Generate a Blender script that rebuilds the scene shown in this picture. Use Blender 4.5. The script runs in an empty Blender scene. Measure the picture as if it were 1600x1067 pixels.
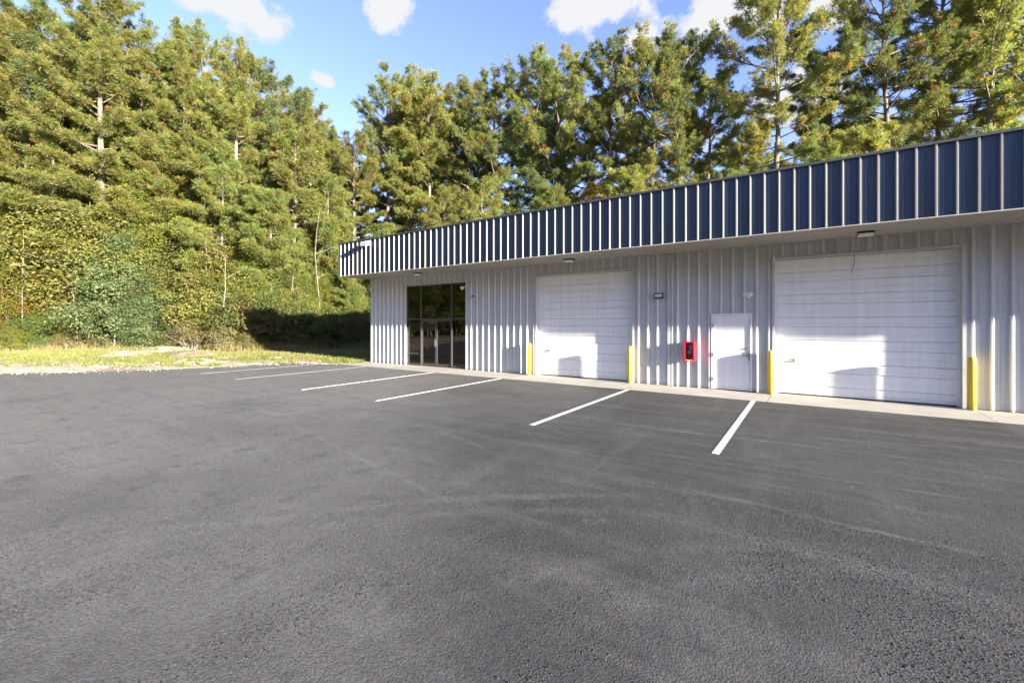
import bpy, bmesh, math, random
import numpy as np
from mathutils import Vector, Matrix, Quaternion

S = bpy.context.scene
COL = S.collection
R = math.radians

# ------------------------------------------------------------------ camera
CAM_F, CAM_TH, CAM_CY, CAM_H = 680.78, 0.599, 504.56, 1.948     # focal (px of 1600), yaw, horizon row, eye height
cam = bpy.data.cameras.new('camera')
cam.sensor_width = 36.0
cam.lens = CAM_F / 1600 * 36
cam.shift_y = -(533.5 - CAM_CY) / 1600
cam.clip_start = 0.05
cam.clip_end = 3000
camo = bpy.data.objects.new('camera', cam)
camo.location = (0, 0, CAM_H)
camo.rotation_euler = (R(90), 0, CAM_TH)
COL.objects.link(camo)
S.camera = camo

# ------------------------------------------------------------------ sun, sky, exposure
SUN_EL, SUN_OFF = 11.0, 8.3          # elevation; degrees the sun stands in front of the facade plane
SUN_STRENGTH, SKY_STRENGTH, EXPOSURE = 5.0, 0.077, 2.80
sv = Vector((math.cos(R(SUN_OFF)) * math.cos(R(SUN_EL)), -math.sin(R(SUN_OFF)) * math.cos(R(SUN_EL)), math.sin(R(SUN_EL))))
sun = bpy.data.lights.new('sun', 'SUN')
sun.energy = SUN_STRENGTH
sun.angle = R(0.9)
sun.color = (1.0, 0.93, 0.80)
suno = bpy.data.objects.new('sun', sun)
suno.rotation_euler = sv.to_track_quat('Z', 'Y').to_euler()
suno.location = (60, -10, 40)
COL.objects.link(suno)

S.view_settings.view_transform = 'Standard'
S.view_settings.look = 'None'
S.view_settings.gamma = 1
S.view_settings.exposure = EXPOSURE
S.render.engine = 'CYCLES'
S.cycles.max_bounces = 5
S.cycles.diffuse_bounces = 4
S.cycles.use_adaptive_sampling = True
S.cycles.adaptive_threshold = 0.02
S.cycles.transparent_max_bounces = 12
S.cycles.use_denoising = True

world = bpy.data.worlds.new('World')
S.world = world
world.use_nodes = True
world.cycles.sampling_method = 'MANUAL'
world.cycles.sample_map_resolution = 512
wn, wl = world.node_tree.nodes, world.node_tree.links
bg = wn['Background']
bg.inputs['Strength'].default_value = SKY_STRENGTH
sky = wn.new('ShaderNodeTexSky')
sky.sky_type = 'NISHITA'
sky.sun_disc = False
sky.sun_elevation = R(SUN_EL)
sky.sun_rotation = R(90 + SUN_OFF)
sky.air_density = 1.0
sky.dust_density = 0.3
sky.ozone_density = 1.2
wtc = wn.new('ShaderNodeTexCoord')


def wmath(op, a, b=None, c=None, clamp=False):
    n = wn.new('ShaderNodeMath')
    n.operation = op
    n.use_clamp = clamp
    for i, v in enumerate((a, b, c)):
        if v is None:
            continue
        if isinstance(v, (int, float)):
            n.inputs[i].default_value = v
        else:
            wl.new(v, n.inputs[i])
    return n.outputs[0]


def wdot(vec, c):
    n = wn.new('ShaderNodeVectorMath')
    n.operation = 'DOT_PRODUCT'
    wl.new(vec, n.inputs[0])
    n.inputs[1].default_value = c
    return n.outputs['Value']


def wnoise(scale, detail, rough):
    n = wn.new('ShaderNodeTexNoise')
    wl.new(wtc.outputs['Generated'], n.inputs['Vector'])
    n.inputs['Scale'].default_value = scale
    n.inputs['Detail'].default_value = detail
    n.inputs['Roughness'].default_value = rough
    return n.outputs['Fac']


cth, sth = math.cos(CAM_TH), math.sin(CAM_TH)


def px_dir(px, py):
    a, b = (px - 800) / CAM_F, (CAM_CY - py) / CAM_F
    return Vector((-sth + a * cth, cth + a * sth, b)).normalized()


cn = wnoise(7.0, 8, 0.66)
cn2 = wnoise(23.0, 4, 0.6)
cmix = wmath('ADD', wmath('MULTIPLY', wmath('SUBTRACT', cn, 0.5), 3.4), wmath('MULTIPLY', wmath('SUBTRACT', cn2, 0.5), 1.3))
# cumulus scraps: centre direction, half width, half height (tangent units), density
clouds = [(px_dir(352, 0), 0.085, 0.040, 1.0), (px_dir(300, 8), 0.07, 0.03, 0.45), (px_dir(608, 12), 0.062, 0.055, 0.95), (px_dir(506, 128), 0.030, 0.022, 0.9),
          (px_dir(1000, 62), 0.055, 0.032, 1.0), (px_dir(1060, 84), 0.05, 0.04, 0.9), (px_dir(960, 5), 0.15, 0.05, 0.75), (px_dir(1110, 22), 0.12, 0.06, 0.85),
          (px_dir(1260, 2), 0.15, 0.03, 0.8), (px_dir(1310, 30), 0.04, 0.018, 0.6), (px_dir(1230, 150), 0.10, 0.045, 0.8), (px_dir(1320, 215), 0.10, 0.05, 0.9),
          (px_dir(1090, 215), 0.07, 0.045, 0.7), (px_dir(395, 130), 0.07, 0.03, 0.5)]
rc = random.Random(5)
for i in range(7):      # the same scraps go on round the rest of the sky
    az, el = rc.uniform(110, 330), rc.uniform(16, 65)
    d = Vector((math.sin(R(az) - CAM_TH) * math.cos(R(el)), math.cos(R(az) - CAM_TH) * math.cos(R(el)), math.sin(R(el))))
    clouds.append((d, rc.uniform(0.05, 0.16), rc.uniform(0.03, 0.06), rc.uniform(0.6, 1.0)))
near = None
for d, su, sv_, dens in clouds:
    mp = wn.new('ShaderNodeMapping')
    mp.vector_type = 'TEXTURE'
    eu = Vector((0, 0, 1)).cross(d).normalized()
    ev = d.cross(eu)
    mp.inputs['Location'].default_value = d
    mp.inputs['Rotation'].default_value = Matrix((eu, ev, d)).transposed().to_euler()
    mp.inputs['Scale'].default_value = (su * 0.88, sv_ * 0.85, 0.5)
    wl.new(wtc.outputs['Generated'], mp.inputs['Vector'])
    ln = wn.new('ShaderNodeVectorMath')
    ln.operation = 'LENGTH'
    wl.new(mp.outputs[0], ln.inputs[0])
    r = wmath('ADD', ln.outputs['Value'], (1 - dens) * 0.8) if dens < 0.8 else ln.outputs['Value']
    near = r if near is None else wmath('MINIMUM', near, r)
mask = wmath('MULTIPLY', wmath('ADD', wmath('SUBTRACT', 1.0, near), cmix), 2.4, clamp=True)
mask = wmath('MULTIPLY', mask, wmath('MULTIPLY', wmath('SUBTRACT', 2.1, near), 1.2, clamp=True))
tint = wn.new('ShaderNodeMix')
tint.data_type = 'RGBA'
tint.blend_type = 'MULTIPLY'
tint.inputs['Factor'].default_value = 1
wl.new(sky.outputs['Color'], tint.inputs[6])
tint.inputs[7].default_value = (0.77, 0.73, 1.06, 1)        # the photograph's white balance
mx = wn.new('ShaderNodeMix')
mx.data_type = 'RGBA'
wl.new(mask, mx.inputs['Factor'])
wl.new(tint.outputs[2], mx.inputs[6])
cl = 0.94 / (SKY_STRENGTH * 2 ** EXPOSURE)
mx.inputs[7].default_value = (cl * 0.96, cl * 0.97, cl * 1.0, 1)
wl.new(mx.outputs[2], bg.inputs['Color'])


# ------------------------------------------------------------------ helpers
def px_ground(px, d):
    """point on the ground at depth d behind picture column px"""
    a = (px - 800) / CAM_F
    return d * (-sth + a * cth), d * (cth + a * sth)


def px_height(py, d):
    return CAM_H + (CAM_CY - py) * d / CAM_F


def add(name, data, parent=None, loc=(0, 0, 0), rz=0.0, label=None, cat=None, group=None, kind=None):
    o = bpy.data.objects.new(name, data)
    COL.objects.link(o)
    o.parent = parent
    o.location = loc
    o.rotation_euler = (0, 0, rz)
    if label:
        o['label'] = label
    if cat:
        o['category'] = cat
    if group:
        o['group'] = group
    if kind:
        o['kind'] = kind
    return o


def mesh_np(name, V, F, mat, tint=None, smooth=False):
    """V (n,3), F list of equal-size faces as array (m,k)"""
    V = np.asarray(V, dtype=np.float32)
    F = np.asarray(F, dtype=np.int32)
    me = bpy.data.meshes.new(name)
    m, k = F.shape
    me.vertices.add(len(V))
    me.vertices.foreach_set('co', V.ravel())
    me.loops.add(m * k)
    me.loops.foreach_set('vertex_index', F.ravel())
    me.polygons.add(m)
    me.polygons.foreach_set('loop_start', np.arange(0, m * k, k, dtype=np.int32))
    me.polygons.foreach_set('loop_total', np.full(m, k, dtype=np.int32))
    if smooth:
        me.polygons.foreach_set('use_smooth', np.ones(m, dtype=bool))
    me.update(calc_edges=True)
    if tint is not None:
        a = me.color_attributes.new('tint', 'FLOAT_COLOR', 'POINT')
        t = np.ones((len(V), 4), dtype=np.float32)
        t[:, :3] = tint
        a.data.foreach_set('color', t.ravel())
    me.materials.append(mat)
    return me


class MB:
    """collects simple solids and builds one mesh"""

    def __init__(self):
        self.v, self.f = [], []

    def quad_strip(self, pts):
        n = len(self.v)
        self.v += [tuple(p) for p in pts]
        return n

    def box(self, x0, x1, y0, y1, z0, z1):
        n = len(self.v)
        self.v += [(x, y, z) for z in (z0, z1) for y in (y0, y1) for x in (x0, x1)]
        self.f += [tuple(n + i for i in q) for q in ((0, 2, 3, 1), (4, 5, 7, 6), (0, 1, 5, 4), (2, 6, 7, 3), (0, 4, 6, 2), (1, 3, 7, 5))]
        return self

    def cyl(self, c, axis, r0, r1, length, n=12, cap=True):
        ax = Vector(axis).normalized()
        t = ax.orthogonal().normalized()
        b = ax.cross(t)
        k = len(self.v)
        c = Vector(c)
        for j, (r, l) in enumerate(((r0, 0), (r1, length))):
            for i in range(n):
                a = 2 * math.pi * i / n
                self.v.append(tuple(c + ax * l + (t * math.cos(a) + b * math.sin(a)) * r))
        for i in range(n):
            j = (i + 1) % n
            self.f.append((k + i, k + j, k + n + j, k + n + i))
        if cap:
            self.f.append(tuple(k + i for i in reversed(range(n))))
            self.f.append(tuple(k + n + i for i in range(n)))
        return self

    def lathe(self, c, prof, n=20):
        k = len(self.v)
        for r, z in prof:
            for i in range(n):
                a = 2 * math.pi * i / n
                self.v.append((c[0] + r * math.cos(a), c[1] + r * math.sin(a), c[2] + z))
        for j in range(len(prof) - 1):
            for i in range(n):
                i2 = (i + 1) % n
                self.f.append((k + j * n + i, k + j * n + i2, k + (j + 1) * n + i2, k + (j + 1) * n + i))
        self.f.append(tuple(k + i for i in reversed(range(n))))
        self.f.append(tuple(k + (len(prof) - 1) * n + i for i in range(n)))
        return self

    def tube(self, pts, r, n=6):
        for a, b in zip(pts[:-1], pts[1:]):
            a, b = Vector(a), Vector(b)
            self.cyl(a, b - a, r, r, (b - a).length, n)
        return self

    def prism_x(self, prof, x0, x1):
        """closed (y,z) outline extruded along x"""
        k, n = len(self.v), len(prof)
        self.v += [(x0, y, z) for y, z in prof] + [(x1, y, z) for y, z in prof]
        for i in range(n):
            j = (i + 1) % n
            self.f.append((k + i, k + j, k + n + j, k + n + i))
        self.f.append(tuple(k + i for i in reversed(range(n))))
        self.f.append(tuple(k + n + i for i in range(n)))
        return self

    def prism_z(self, prof, z0, z1):
        k, n = len(self.v), len(prof)
        self.v += [(x, y, z0) for x, y in prof] + [(x, y, z1) for x, y in prof]
        for i in range(n):
            j = (i + 1) % n
            self.f.append((k + i, k + j, k + n + j, k + n + i))
        self.f.append(tuple(k + i for i in reversed(range(n))))
        self.f.append(tuple(k + n + i for i in range(n)))
        return self

    def mesh(self, name, mat, bevel=0.0, smooth=False):
        bm = bmesh.new()
        vs = [bm.verts.new(p) for p in self.v]
        for f in self.f:
            try:
                bm.faces.new([vs[i] for i in f])
            except ValueError:
                pass
        bmesh.ops.recalc_face_normals(bm, faces=bm.faces)
        if bevel > 0:
            bmesh.ops.bevel(bm, geom=list(bm.edges), offset=bevel, segments=2, affect='EDGES', profile=0.6, clamp_overlap=True)
        me = bpy.data.meshes.new(name)
        bm.to_mesh(me)
        bm.free()
        if smooth:
            for p in me.polygons:
                p.use_smooth = True
        me.materials.append(mat)
        return me

    def build(self, name, mat, parent=None, loc=(0, 0, 0), rz=0.0, bevel=0.0, smooth=False, **kw):
        return add(name, self.mesh(name, mat, bevel, smooth), parent, loc, rz, **kw)


# ------------------------------------------------------------------ materials
class NT:
    def __init__(self, name):
        self.m = bpy.data.materials.new(name)
        self.m.use_nodes = True
        self.n, self.l = self.m.node_tree.nodes, self.m.node_tree.links
        self.p = self.n['Principled BSDF']
        self.tc = self.n.new('ShaderNodeTexCoord')
        self.geo = self.n.new('ShaderNodeNewGeometry')

    def mapping(self, scale=(1, 1, 1), rot=(0, 0, 0), src=None):
        mp = self.n.new('ShaderNodeMapping')
        mp.inputs['Scale'].default_value = scale
        mp.inputs['Rotation'].default_value = rot
        self.l.new(src or self.geo.outputs['Position'], mp.inputs['Vector'])
        return mp.outputs[0]

    def noise(self, scale, detail=4, rough=0.55, vec=None, dist=0.0):
        t = self.n.new('ShaderNodeTexNoise')
        t.inputs['Scale'].default_value = scale
        t.inputs['Detail'].default_value = detail
        t.inputs['Roughness'].default_value = rough
        t.inputs['Distortion'].default_value = dist
        self.l.new(vec or self.geo.outputs['Position'], t.inputs['Vector'])
        return t.outputs['Fac']

    def voronoi(self, scale, vec=None, feature='F1'):
        t = self.n.new('ShaderNodeTexVoronoi')
        t.feature = feature
        t.inputs['Scale'].default_value = scale
        self.l.new(vec or self.geo.outputs['Position'], t.inputs['Vector'])
        return t

    def ramp(self, fac, stops):
        r = self.n.new('ShaderNodeValToRGB')
        self.l.new(fac, r.inputs['Fac'])
        e = r.color_ramp.elements
        while len(e) < len(stops):
            e.new(0.5)
        for el, (p, c) in zip(e, stops):
            el.position = p
            el.color = (c, c, c, 1) if isinstance(c, (int, float)) else (*c, 1)
        return r.outputs['Color']

    def mix(self, fac, a, b, blend='MIX'):
        x = self.n.new('ShaderNodeMix')
        x.data_type = 'RGBA'
        x.blend_type = blend
        for i, v in ((0, fac), (6, a), (7, b)):
            if isinstance(v, (int, float)):
                x.inputs[i].default_value = v if i == 0 else (v, v, v, 1)
            elif isinstance(v, tuple):
                x.inputs[i].default_value = (*v, 1)
            else:
                self.l.new(v, x.inputs[i])
        return x.outputs[2]

    def math(self, op, a, b=None, clamp=False):
        x = self.n.new('ShaderNodeMath')
        x.operation = op
        x.use_clamp = clamp
        for i, v in enumerate((a, b)):
            if v is None:
                continue
            if isinstance(v, (int, float)):
                x.inputs[i].default_value = v
            else:
                self.l.new(v, x.inputs[i])
        return x.outputs[0]

    def bump(self, h, strength, dist, prev=None):
        b = self.n.new('ShaderNodeBump')
        b.inputs['Strength'].default_value = strength
        b.inputs['Distance'].default_value = dist
        self.l.new(h, b.inputs['Height'])
        if prev is not None:
            self.l.new(prev, b.inputs['Normal'])
        return b.outputs['Normal']

    def set(self, name, v):
        i = self.p.inputs[name]
        if isinstance(v, (int, float)):
            i.default_value = v
        elif isinstance(v, tuple):
            i.default_value = (*v, 1)
        else:
            self.l.new(v, i)
        return self


def paint(name, col, rough=0.45, var=0.12, scale=3.0, metal=0.0, spec=0.5, bump=0.0, streak=False):
    t = NT(name)
    if streak:
        nf = t.noise(1.0, 5, 0.6, t.mapping((7, 7, 0.5)))
    else:
        nf = t.noise(scale, 5, 0.6)
    lo = tuple(c * (1 - var) for c in col)
    hi = tuple(min(1, c * (1 + var * 0.6)) for c in col)
    t.set('Base Color', t.ramp(nf, [(0.3, lo), (0.7, hi)]))
    t.set('Roughness', t.ramp(t.noise(scale * 2.3, 3), [(0.3, rough * 0.85), (0.7, min(1, rough * 1.2))]))
    t.set('Metallic', metal).set('Specular IOR Level', spec)
    if bump:
        t.set('Normal', t.bump(t.noise(1.6, 2), 0.6, bump))
    return t.m


M = {}
def grimy(name, col, rough, splash, bump):
    """painted sheet with rain streaks, a dirt splash line near the ground and faint scuffs"""
    t = NT(name)
    st = t.noise(1.0, 5, 0.6, t.mapping((7, 7, 0.5)))
    c = t.ramp(st, [(0.3, tuple(v * 0.9 for v in col)), (0.7, tuple(v * 1.04 for v in col))])
    sp = t.n.new('ShaderNodeSeparateXYZ')
    t.l.new(t.geo.outputs['Position'], sp.inputs[0])
    hgt = t.math('ADD', t.math('MULTIPLY', sp.outputs[2], -2.6), t.math('MULTIPLY', t.noise(3.5, 6, 0.75), 1.25))
    c = t.mix(t.ramp(hgt, [(0.25, 0.0), (0.62, splash)]), c, (0.27, 0.235, 0.185))
    scf = t.noise(1.0, 6, 0.75, t.mapping((2.2, 2.2, 9)))
    c = t.mix(t.ramp(scf, [(0.66, 0.0), (0.74, 0.22)]), c, (0.2, 0.19, 0.175))
    t.set('Base Color', c).set('Roughness', t.ramp(t.noise(5, 3), [(0.3, rough * 0.85), (0.7, rough * 1.2)]))
    t.set('Normal', t.bump(t.noise(1.6, 3), 0.7, bump))
    return t.m


M['wall'] = grimy('grey_wall_paint', (0.465, 0.475, 0.475), 0.45, 0.5, 0.006)
M['trim'] = paint('grey_trim_paint', (0.46, 0.468, 0.468), 0.45, 0.08)
M['navy'] = paint('navy_metal_paint', (0.039, 0.058, 0.091), 0.36, 0.22, 2, streak=True, bump=0.004, spec=0.3)
M['batten'] = paint('pale_batten_paint', (0.20, 0.19, 0.175), 0.4, 0.15, 2, streak=True)
M['coping'] = paint('dark_coping_paint', (0.05, 0.052, 0.056), 0.4, 0.1)
M['soffit'] = paint('soffit_paint', (0.34, 0.315, 0.275), 0.55, 0.07, 1.2)
M['white'] = grimy('white_door_paint', (0.78, 0.78, 0.775), 0.45, 0.25, 0.010)
M['whitetrim'] = paint('white_trim_paint', (0.72, 0.72, 0.72), 0.5, 0.08)
M['yellow'] = grimy('yellow_bollard_paint', (0.62, 0.45, 0.035), 0.45, 0.55, 0.003)
M['bronze'] = paint('bronze_aluminium', (0.075, 0.07, 0.066), 0.45, 0.1, 6, 0.3)
M['steel'] = paint('brushed_steel', (0.45, 0.45, 0.46), 0.35, 0.1, 20, 0.9)
M['black'] = paint('black_housing', (0.02, 0.02, 0.022), 0.5, 0.1, 10)
M['red'] = paint('red_cabinet_paint', (0.62, 0.012, 0.03), 0.35, 0.06, 8)
M['tagyellow'] = paint('yellow_tag', (0.75, 0.55, 0.12), 0.6, 0.1, 8)
M['lens'] = paint('frosted_lens', (0.75, 0.75, 0.72), 0.3, 0.04, 8)
M['interior'] = paint('interior_drywall', (0.22, 0.20, 0.18), 0.8, 0.1, 1)
M['roof'] = paint('galvanised_roof', (0.42, 0.43, 0.44), 0.45, 0.1, 1)
M['board'] = paint('weathered_board', (0.22, 0.10, 0.06), 0.8, 0.25, 6)

# dark tinted glass
t = NT('tinted_glass')
gl = t.n.new('ShaderNodeBsdfGlossy')
gl.inputs['Roughness'].default_value = 0.012
gl.inputs['Color'].default_value = (0.9, 0.9, 0.9, 1)
tr = t.n.new('ShaderNodeBsdfTransparent')
tr.inputs['Color'].default_value = (0.09, 0.08, 0.065, 1)
fr = t.n.new('ShaderNodeFresnel')
fr.inputs['IOR'].default_value = 1.6
t.l.new(t.bump(t.noise(1.2, 2), 0.25, 0.004), gl.inputs['Normal'])
ms = t.n.new('ShaderNodeMixShader')
t.l.new(fr.outputs[0], ms.inputs[0])
t.l.new(tr.outputs[0], ms.inputs[1])
t.l.new(gl.outputs[0], ms.inputs[2])
t.l.new(ms.outputs[0], t.n['Material Output'].inputs['Surface'])
M['glass'] = t.m

t = NT('clear_acrylic')
gl = t.n.new('ShaderNodeBsdfGlossy')
gl.inputs['Roughness'].default_value = 0.05
tr = t.n.new('ShaderNodeBsdfTransparent')
tr.inputs['Color'].default_value = (0.9, 0.88, 0.88, 1)
fr = t.n.new('ShaderNodeFresnel')
fr.inputs['IOR'].default_value = 1.45
ms = t.n.new('ShaderNodeMixShader')
t.l.new(fr.outputs[0], ms.inputs[0])
t.l.new(tr.outputs[0], ms.inputs[1])
t.l.new(gl.outputs[0], ms.inputs[2])
t.l.new(ms.outputs[0], t.n['Material Output'].inputs['Surface'])
M['acrylic'] = t.m

# concrete
t = NT('concrete')
c1 = t.ramp(t.noise(1.3, 6, 0.65), [(0.3, (0.28, 0.258, 0.222)), (0.7, (0.38, 0.357, 0.312))])
c2 = t.mix(t.ramp(t.noise(60, 3), [(0.42, 0.0), (0.62, 0.35)]), c1, (0.30, 0.28, 0.24))
c3 = t.mix(t.ramp(t.noise(0.6, 5, 0.7), [(0.55, 0.0), (0.75, 0.45)]), c2, (0.27, 0.25, 0.21))
t.set('Base Color', c3).set('Roughness', 0.85).set('Specular IOR Level', 0.3)
t.set('Normal', t.bump(t.noise(90, 4), 0.4, 0.004))
M['concrete'] = t.m

# asphalt
t = NT('asphalt')
sep = t.n.new('ShaderNodeSeparateXYZ')
t.l.new(t.geo.outputs['Position'], sep.inputs[0])
px_, py_ = sep.outputs[0], sep.outputs[1]
big = t.noise(0.16, 5, 0.6, dist=0.6)
base = t.ramp(big, [(0.28, (0.031, 0.0295, 0.0268)), (0.50, (0.045, 0.042, 0.0375)), (0.74, (0.070, 0.063, 0.054))])
dust_sun = t.math('ADD', t.math('MULTIPLY', px_, -0.075), t.math('ADD', t.math('MULTIPLY', py_, -0.02), t.math('MULTIPLY', t.math('SUBTRACT', t.noise(0.22, 6, 0.65), 0.5), 1.5)))
base = t.mix(t.ramp(dust_sun, [(0.05, 0.0), (0.75, 0.9)]), base, (0.140, 0.119, 0.083))      # field-side dust, with sunlight thrown back on the left also painted in
streak = t.noise(1.0, 6, 0.62, t.mapping((0.22, 2.6, 1), (0, 0, R(-4))), 0.4)        # paver passes along the building
base = t.mix(t.ramp(streak, [(0.50, 0.0), (0.68, 0.5)]), base, (0.090, 0.081, 0.069))
streak2 = t.noise(1.0, 5, 0.6, t.mapping((0.9, 0.16, 1), (0, 0, R(38))), 1.2)        # dusty tyre sweeps
base = t.mix(t.ramp(streak2, [(0.55, 0.0), (0.72, 0.5)]), base, (0.092, 0.083, 0.071))
base = t.mix(t.ramp(t.noise(0.9, 6, 0.7), [(0.60, 0.0), (0.72, 0.5)]), base, (0.104, 0.093, 0.078))
base = t.mix(t.ramp(t.noise(0.5, 4, 0.6, t.mapping((1, 1, 1), (0, 0, 1.0))), [(0.60, 0.0), (0.78, 0.4)]), base, (0.036, 0.034, 0.031))


def line_dist(ax, ay, bx, by, width, wob):
    """soft mask along a straight paving joint"""
    L = math.hypot(bx - ax, by - ay)
    nx, ny = -(by - ay) / L, (bx - ax) / L
    d = t.math('ADD', t.math('MULTIPLY', px_, nx), t.math('ADD', t.math('MULTIPLY', py_, ny), -(ax * nx + ay * ny)))
    d = t.math('ADD', d, t.math('MULTIPLY', t.math('SUBTRACT', t.noise(1.5, 4, 0.7), 0.5), wob))
    along = t.math('ADD', t.math('MULTIPLY', px_, (bx - ax) / L), t.math('ADD', t.math('MULTIPLY', py_, (by - ay) / L), -(ax * (bx - ax) + ay * (by - ay)) / L))
    m = t.math('SUBTRACT', 1.0, t.math('MULTIPLY', t.math('ABSOLUTE', d), 1.0 / width), True)
    e0 = t.math('MULTIPLY', along, 1.5, True)
    e1 = t.math('MULTIPLY', t.math('SUBTRACT', L, along), 1.5, True)
    return t.math('MULTIPLY', m, t.math('MULTIPLY', e0, e1)), d


def gpix(px, py):
    d = CAM_F * CAM_H / (py - CAM_CY)
    return px_ground(px, d)


def arc_mask(p0, p1, p2, width, wob):
    """soft mask along the circle arc through three picture points on the paving (a tyre sweep)"""
    (ax, ay), (bx, by), (cx_, cy_) = gpix(*p0), gpix(*p1), gpix(*p2)
    D_ = 2 * (ax * (by - cy_) + bx * (cy_ - ay) + cx_ * (ay - by))
    ux = ((ax * ax + ay * ay) * (by - cy_) + (bx * bx + by * by) * (cy_ - ay) + (cx_ * cx_ + cy_ * cy_) * (ay - by)) / D_
    uy = ((ax * ax + ay * ay) * (cx_ - bx) + (bx * bx + by * by) * (ax - cx_) + (cx_ * cx_ + cy_ * cy_) * (bx - ax)) / D_
    rad = math.hypot(ax - ux, ay - uy)
    dx, dy = t.math('SUBTRACT', px_, ux), t.math('SUBTRACT', py_, uy)
    r_ = t.math('SQRT', t.math('ADD', t.math('MULTIPLY', dx, dx), t.math('MULTIPLY', dy, dy)))
    d = t.math('ADD', t.math('SUBTRACT', r_, rad), t.math('MULTIPLY', t.math('SUBTRACT', t.noise(1.5, 3, 0.6), 0.5), wob))
    m = t.math('SUBTRACT', 1.0, t.math('MULTIPLY', t.math('ABSOLUTE', d), 1.0 / width), True)
    mx_, my_ = (ax + cx_) / 2, (ay + cy_) / 2
    reach = math.hypot(ax - cx_, ay - cy_) * 0.56
    ex, ey = t.math('SUBTRACT', px_, mx_), t.math('SUBTRACT', py_, my_)
    e = t.math('SQRT', t.math('ADD', t.math('MULTIPLY', ex, ex), t.math('MULTIPLY', ey, ey)))
    return t.math('MULTIPLY', m, t.math('MULTIPLY', t.math('SUBTRACT', reach, e), 0.8, True))


brk = t.ramp(t.noise(2.2, 5, 0.7), [(0.35, 0.1), (0.58, 1.0)])
for (a, b, w, wob, s_) in (((330, 600), (700, 782), 0.05, 0.12, 0.5), ((700, 782), (1030, 768), 0.07, 0.2, 0.35), ((1050, 757), (1600, 880), 0.06, 0.2, 0.55), ((1000, 665), (1600, 735), 0.045, 0.06, 0.6),
                          ((870, 655), (1600, 705), 0.03, 0.05, 0.5), ((980, 700), (1600, 790), 0.04, 0.08, 0.4), ((90, 835), (560, 800), 0.08, 0.3, 0.45), ((620, 640), (1120, 690), 0.03, 0.06, 0.4)):
    m, d = line_dist(*gpix(*a), *gpix(*b), w, wob)
    base = t.mix(t.math('MULTIPLY', t.math('MULTIPLY', m, s_), brk), base, (0.135, 0.122, 0.105))
for (p0, p1, p2, w, s_) in (((60, 880), (420, 810), (1000, 775), 0.10, 0.5), ((40, 905), (430, 830), (1020, 800), 0.12, 0.4), ((120, 640), (480, 640), (760, 700), 0.10, 0.4), ((60, 660), (420, 665), (720, 735), 0.10, 0.35),
                           ((560, 1000), (900, 880), (1400, 860), 0.13, 0.3), ((820, 1010), (1100, 905), (1500, 900), 0.12, 0.25)):
    m = arc_mask(p0, p1, p2, w, 0.06)
    base = t.mix(t.math('MULTIPLY', t.math('MULTIPLY', m, s_), brk), base, (0.115, 0.104, 0.089))
for (p0, p1, p2, w) in (((690, 790), (900, 850), (1150, 990), 0.16), ((1020, 760), (1180, 770), (1420, 860), 0.20)):
    m = arc_mask(p0, p1, p2, w, 0.12)
    base = t.mix(t.math('MULTIPLY', t.math('MULTIPLY', m, 0.6), brk), base, (0.028, 0.027, 0.026))
m, d = line_dist(*gpix(980, 752), *gpix(1600, 893), 0.30, 0.5)      # open-grained strip beside the joint
coarse = m
base = t.mix(t.math('MULTIPLY', m, t.ramp(t.noise(9, 4, 0.7), [(0.4, 0.0), (0.62, 0.75)])), base, (0.028, 0.028, 0.03))
mott = t.noise(2.6, 7, 0.75)
base = t.mix(t.ramp(mott, [(0.33, 0.5), (0.46, 0.0)]), base, (0.033, 0.032, 0.030))      # bitumen-rich blotches
base = t.mix(t.ramp(t.noise(5.5, 7, 0.8), [(0.55, 0.0), (0.68, 0.35)]), base, (0.100, 0.090, 0.077))
vor = t.voronoi(75)
vor2 = t.voronoi(120)
stone = t.mix(0.5, base, vor2.outputs['Color'], 'OVERLAY')
hs = t.n.new('ShaderNodeHueSaturation')
hs.inputs['Saturation'].default_value = 0.3
t.l.new(stone, hs.inputs['Color'])
pn = t.noise(85, 4, 0.8)
pits = t.math('MULTIPLY', t.ramp(pn, [(0.57, 0.0), (0.66, 0.7)]), t.ramp(t.noise(0.7, 5, 0.65), [(0.35, 0.25), (0.65, 1.0)]))
base = t.mix(pits, hs.outputs[0], (0.022, 0.022, 0.023))  # pits also darkened in the colour, for their shadows under low sun
speck = t.ramp(t.noise(75, 3, 0.6), [(0.64, 0.0), (0.70, 0.55)])
base = t.mix(speck, base, (0.16, 0.147, 0.128))
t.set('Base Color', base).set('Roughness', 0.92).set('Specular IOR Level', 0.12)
rel = t.math('SUBTRACT', t.math('MULTIPLY', vor.outputs['Distance'], -0.7), t.math('MULTIPLY', pits, 1.0))
rel = t.math('ADD', rel, t.math('MULTIPLY', t.noise(60, 5, 0.85), 0.8))
patchy = t.ramp(t.noise(0.8, 4, 0.6), [(0.3, 0.45), (0.7, 1.0)])
rel = t.math('MULTIPLY', rel, t.math('ADD', patchy, t.math('MULTIPLY', coarse, 1.2)))
nb = t.bump(rel, 0.75, 0.009)
nb = t.bump(t.noise(1.4, 4, 0.6), 0.5, 0.04, nb)
t.set('Normal', nb)
M['asphalt'] = t.m

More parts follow.
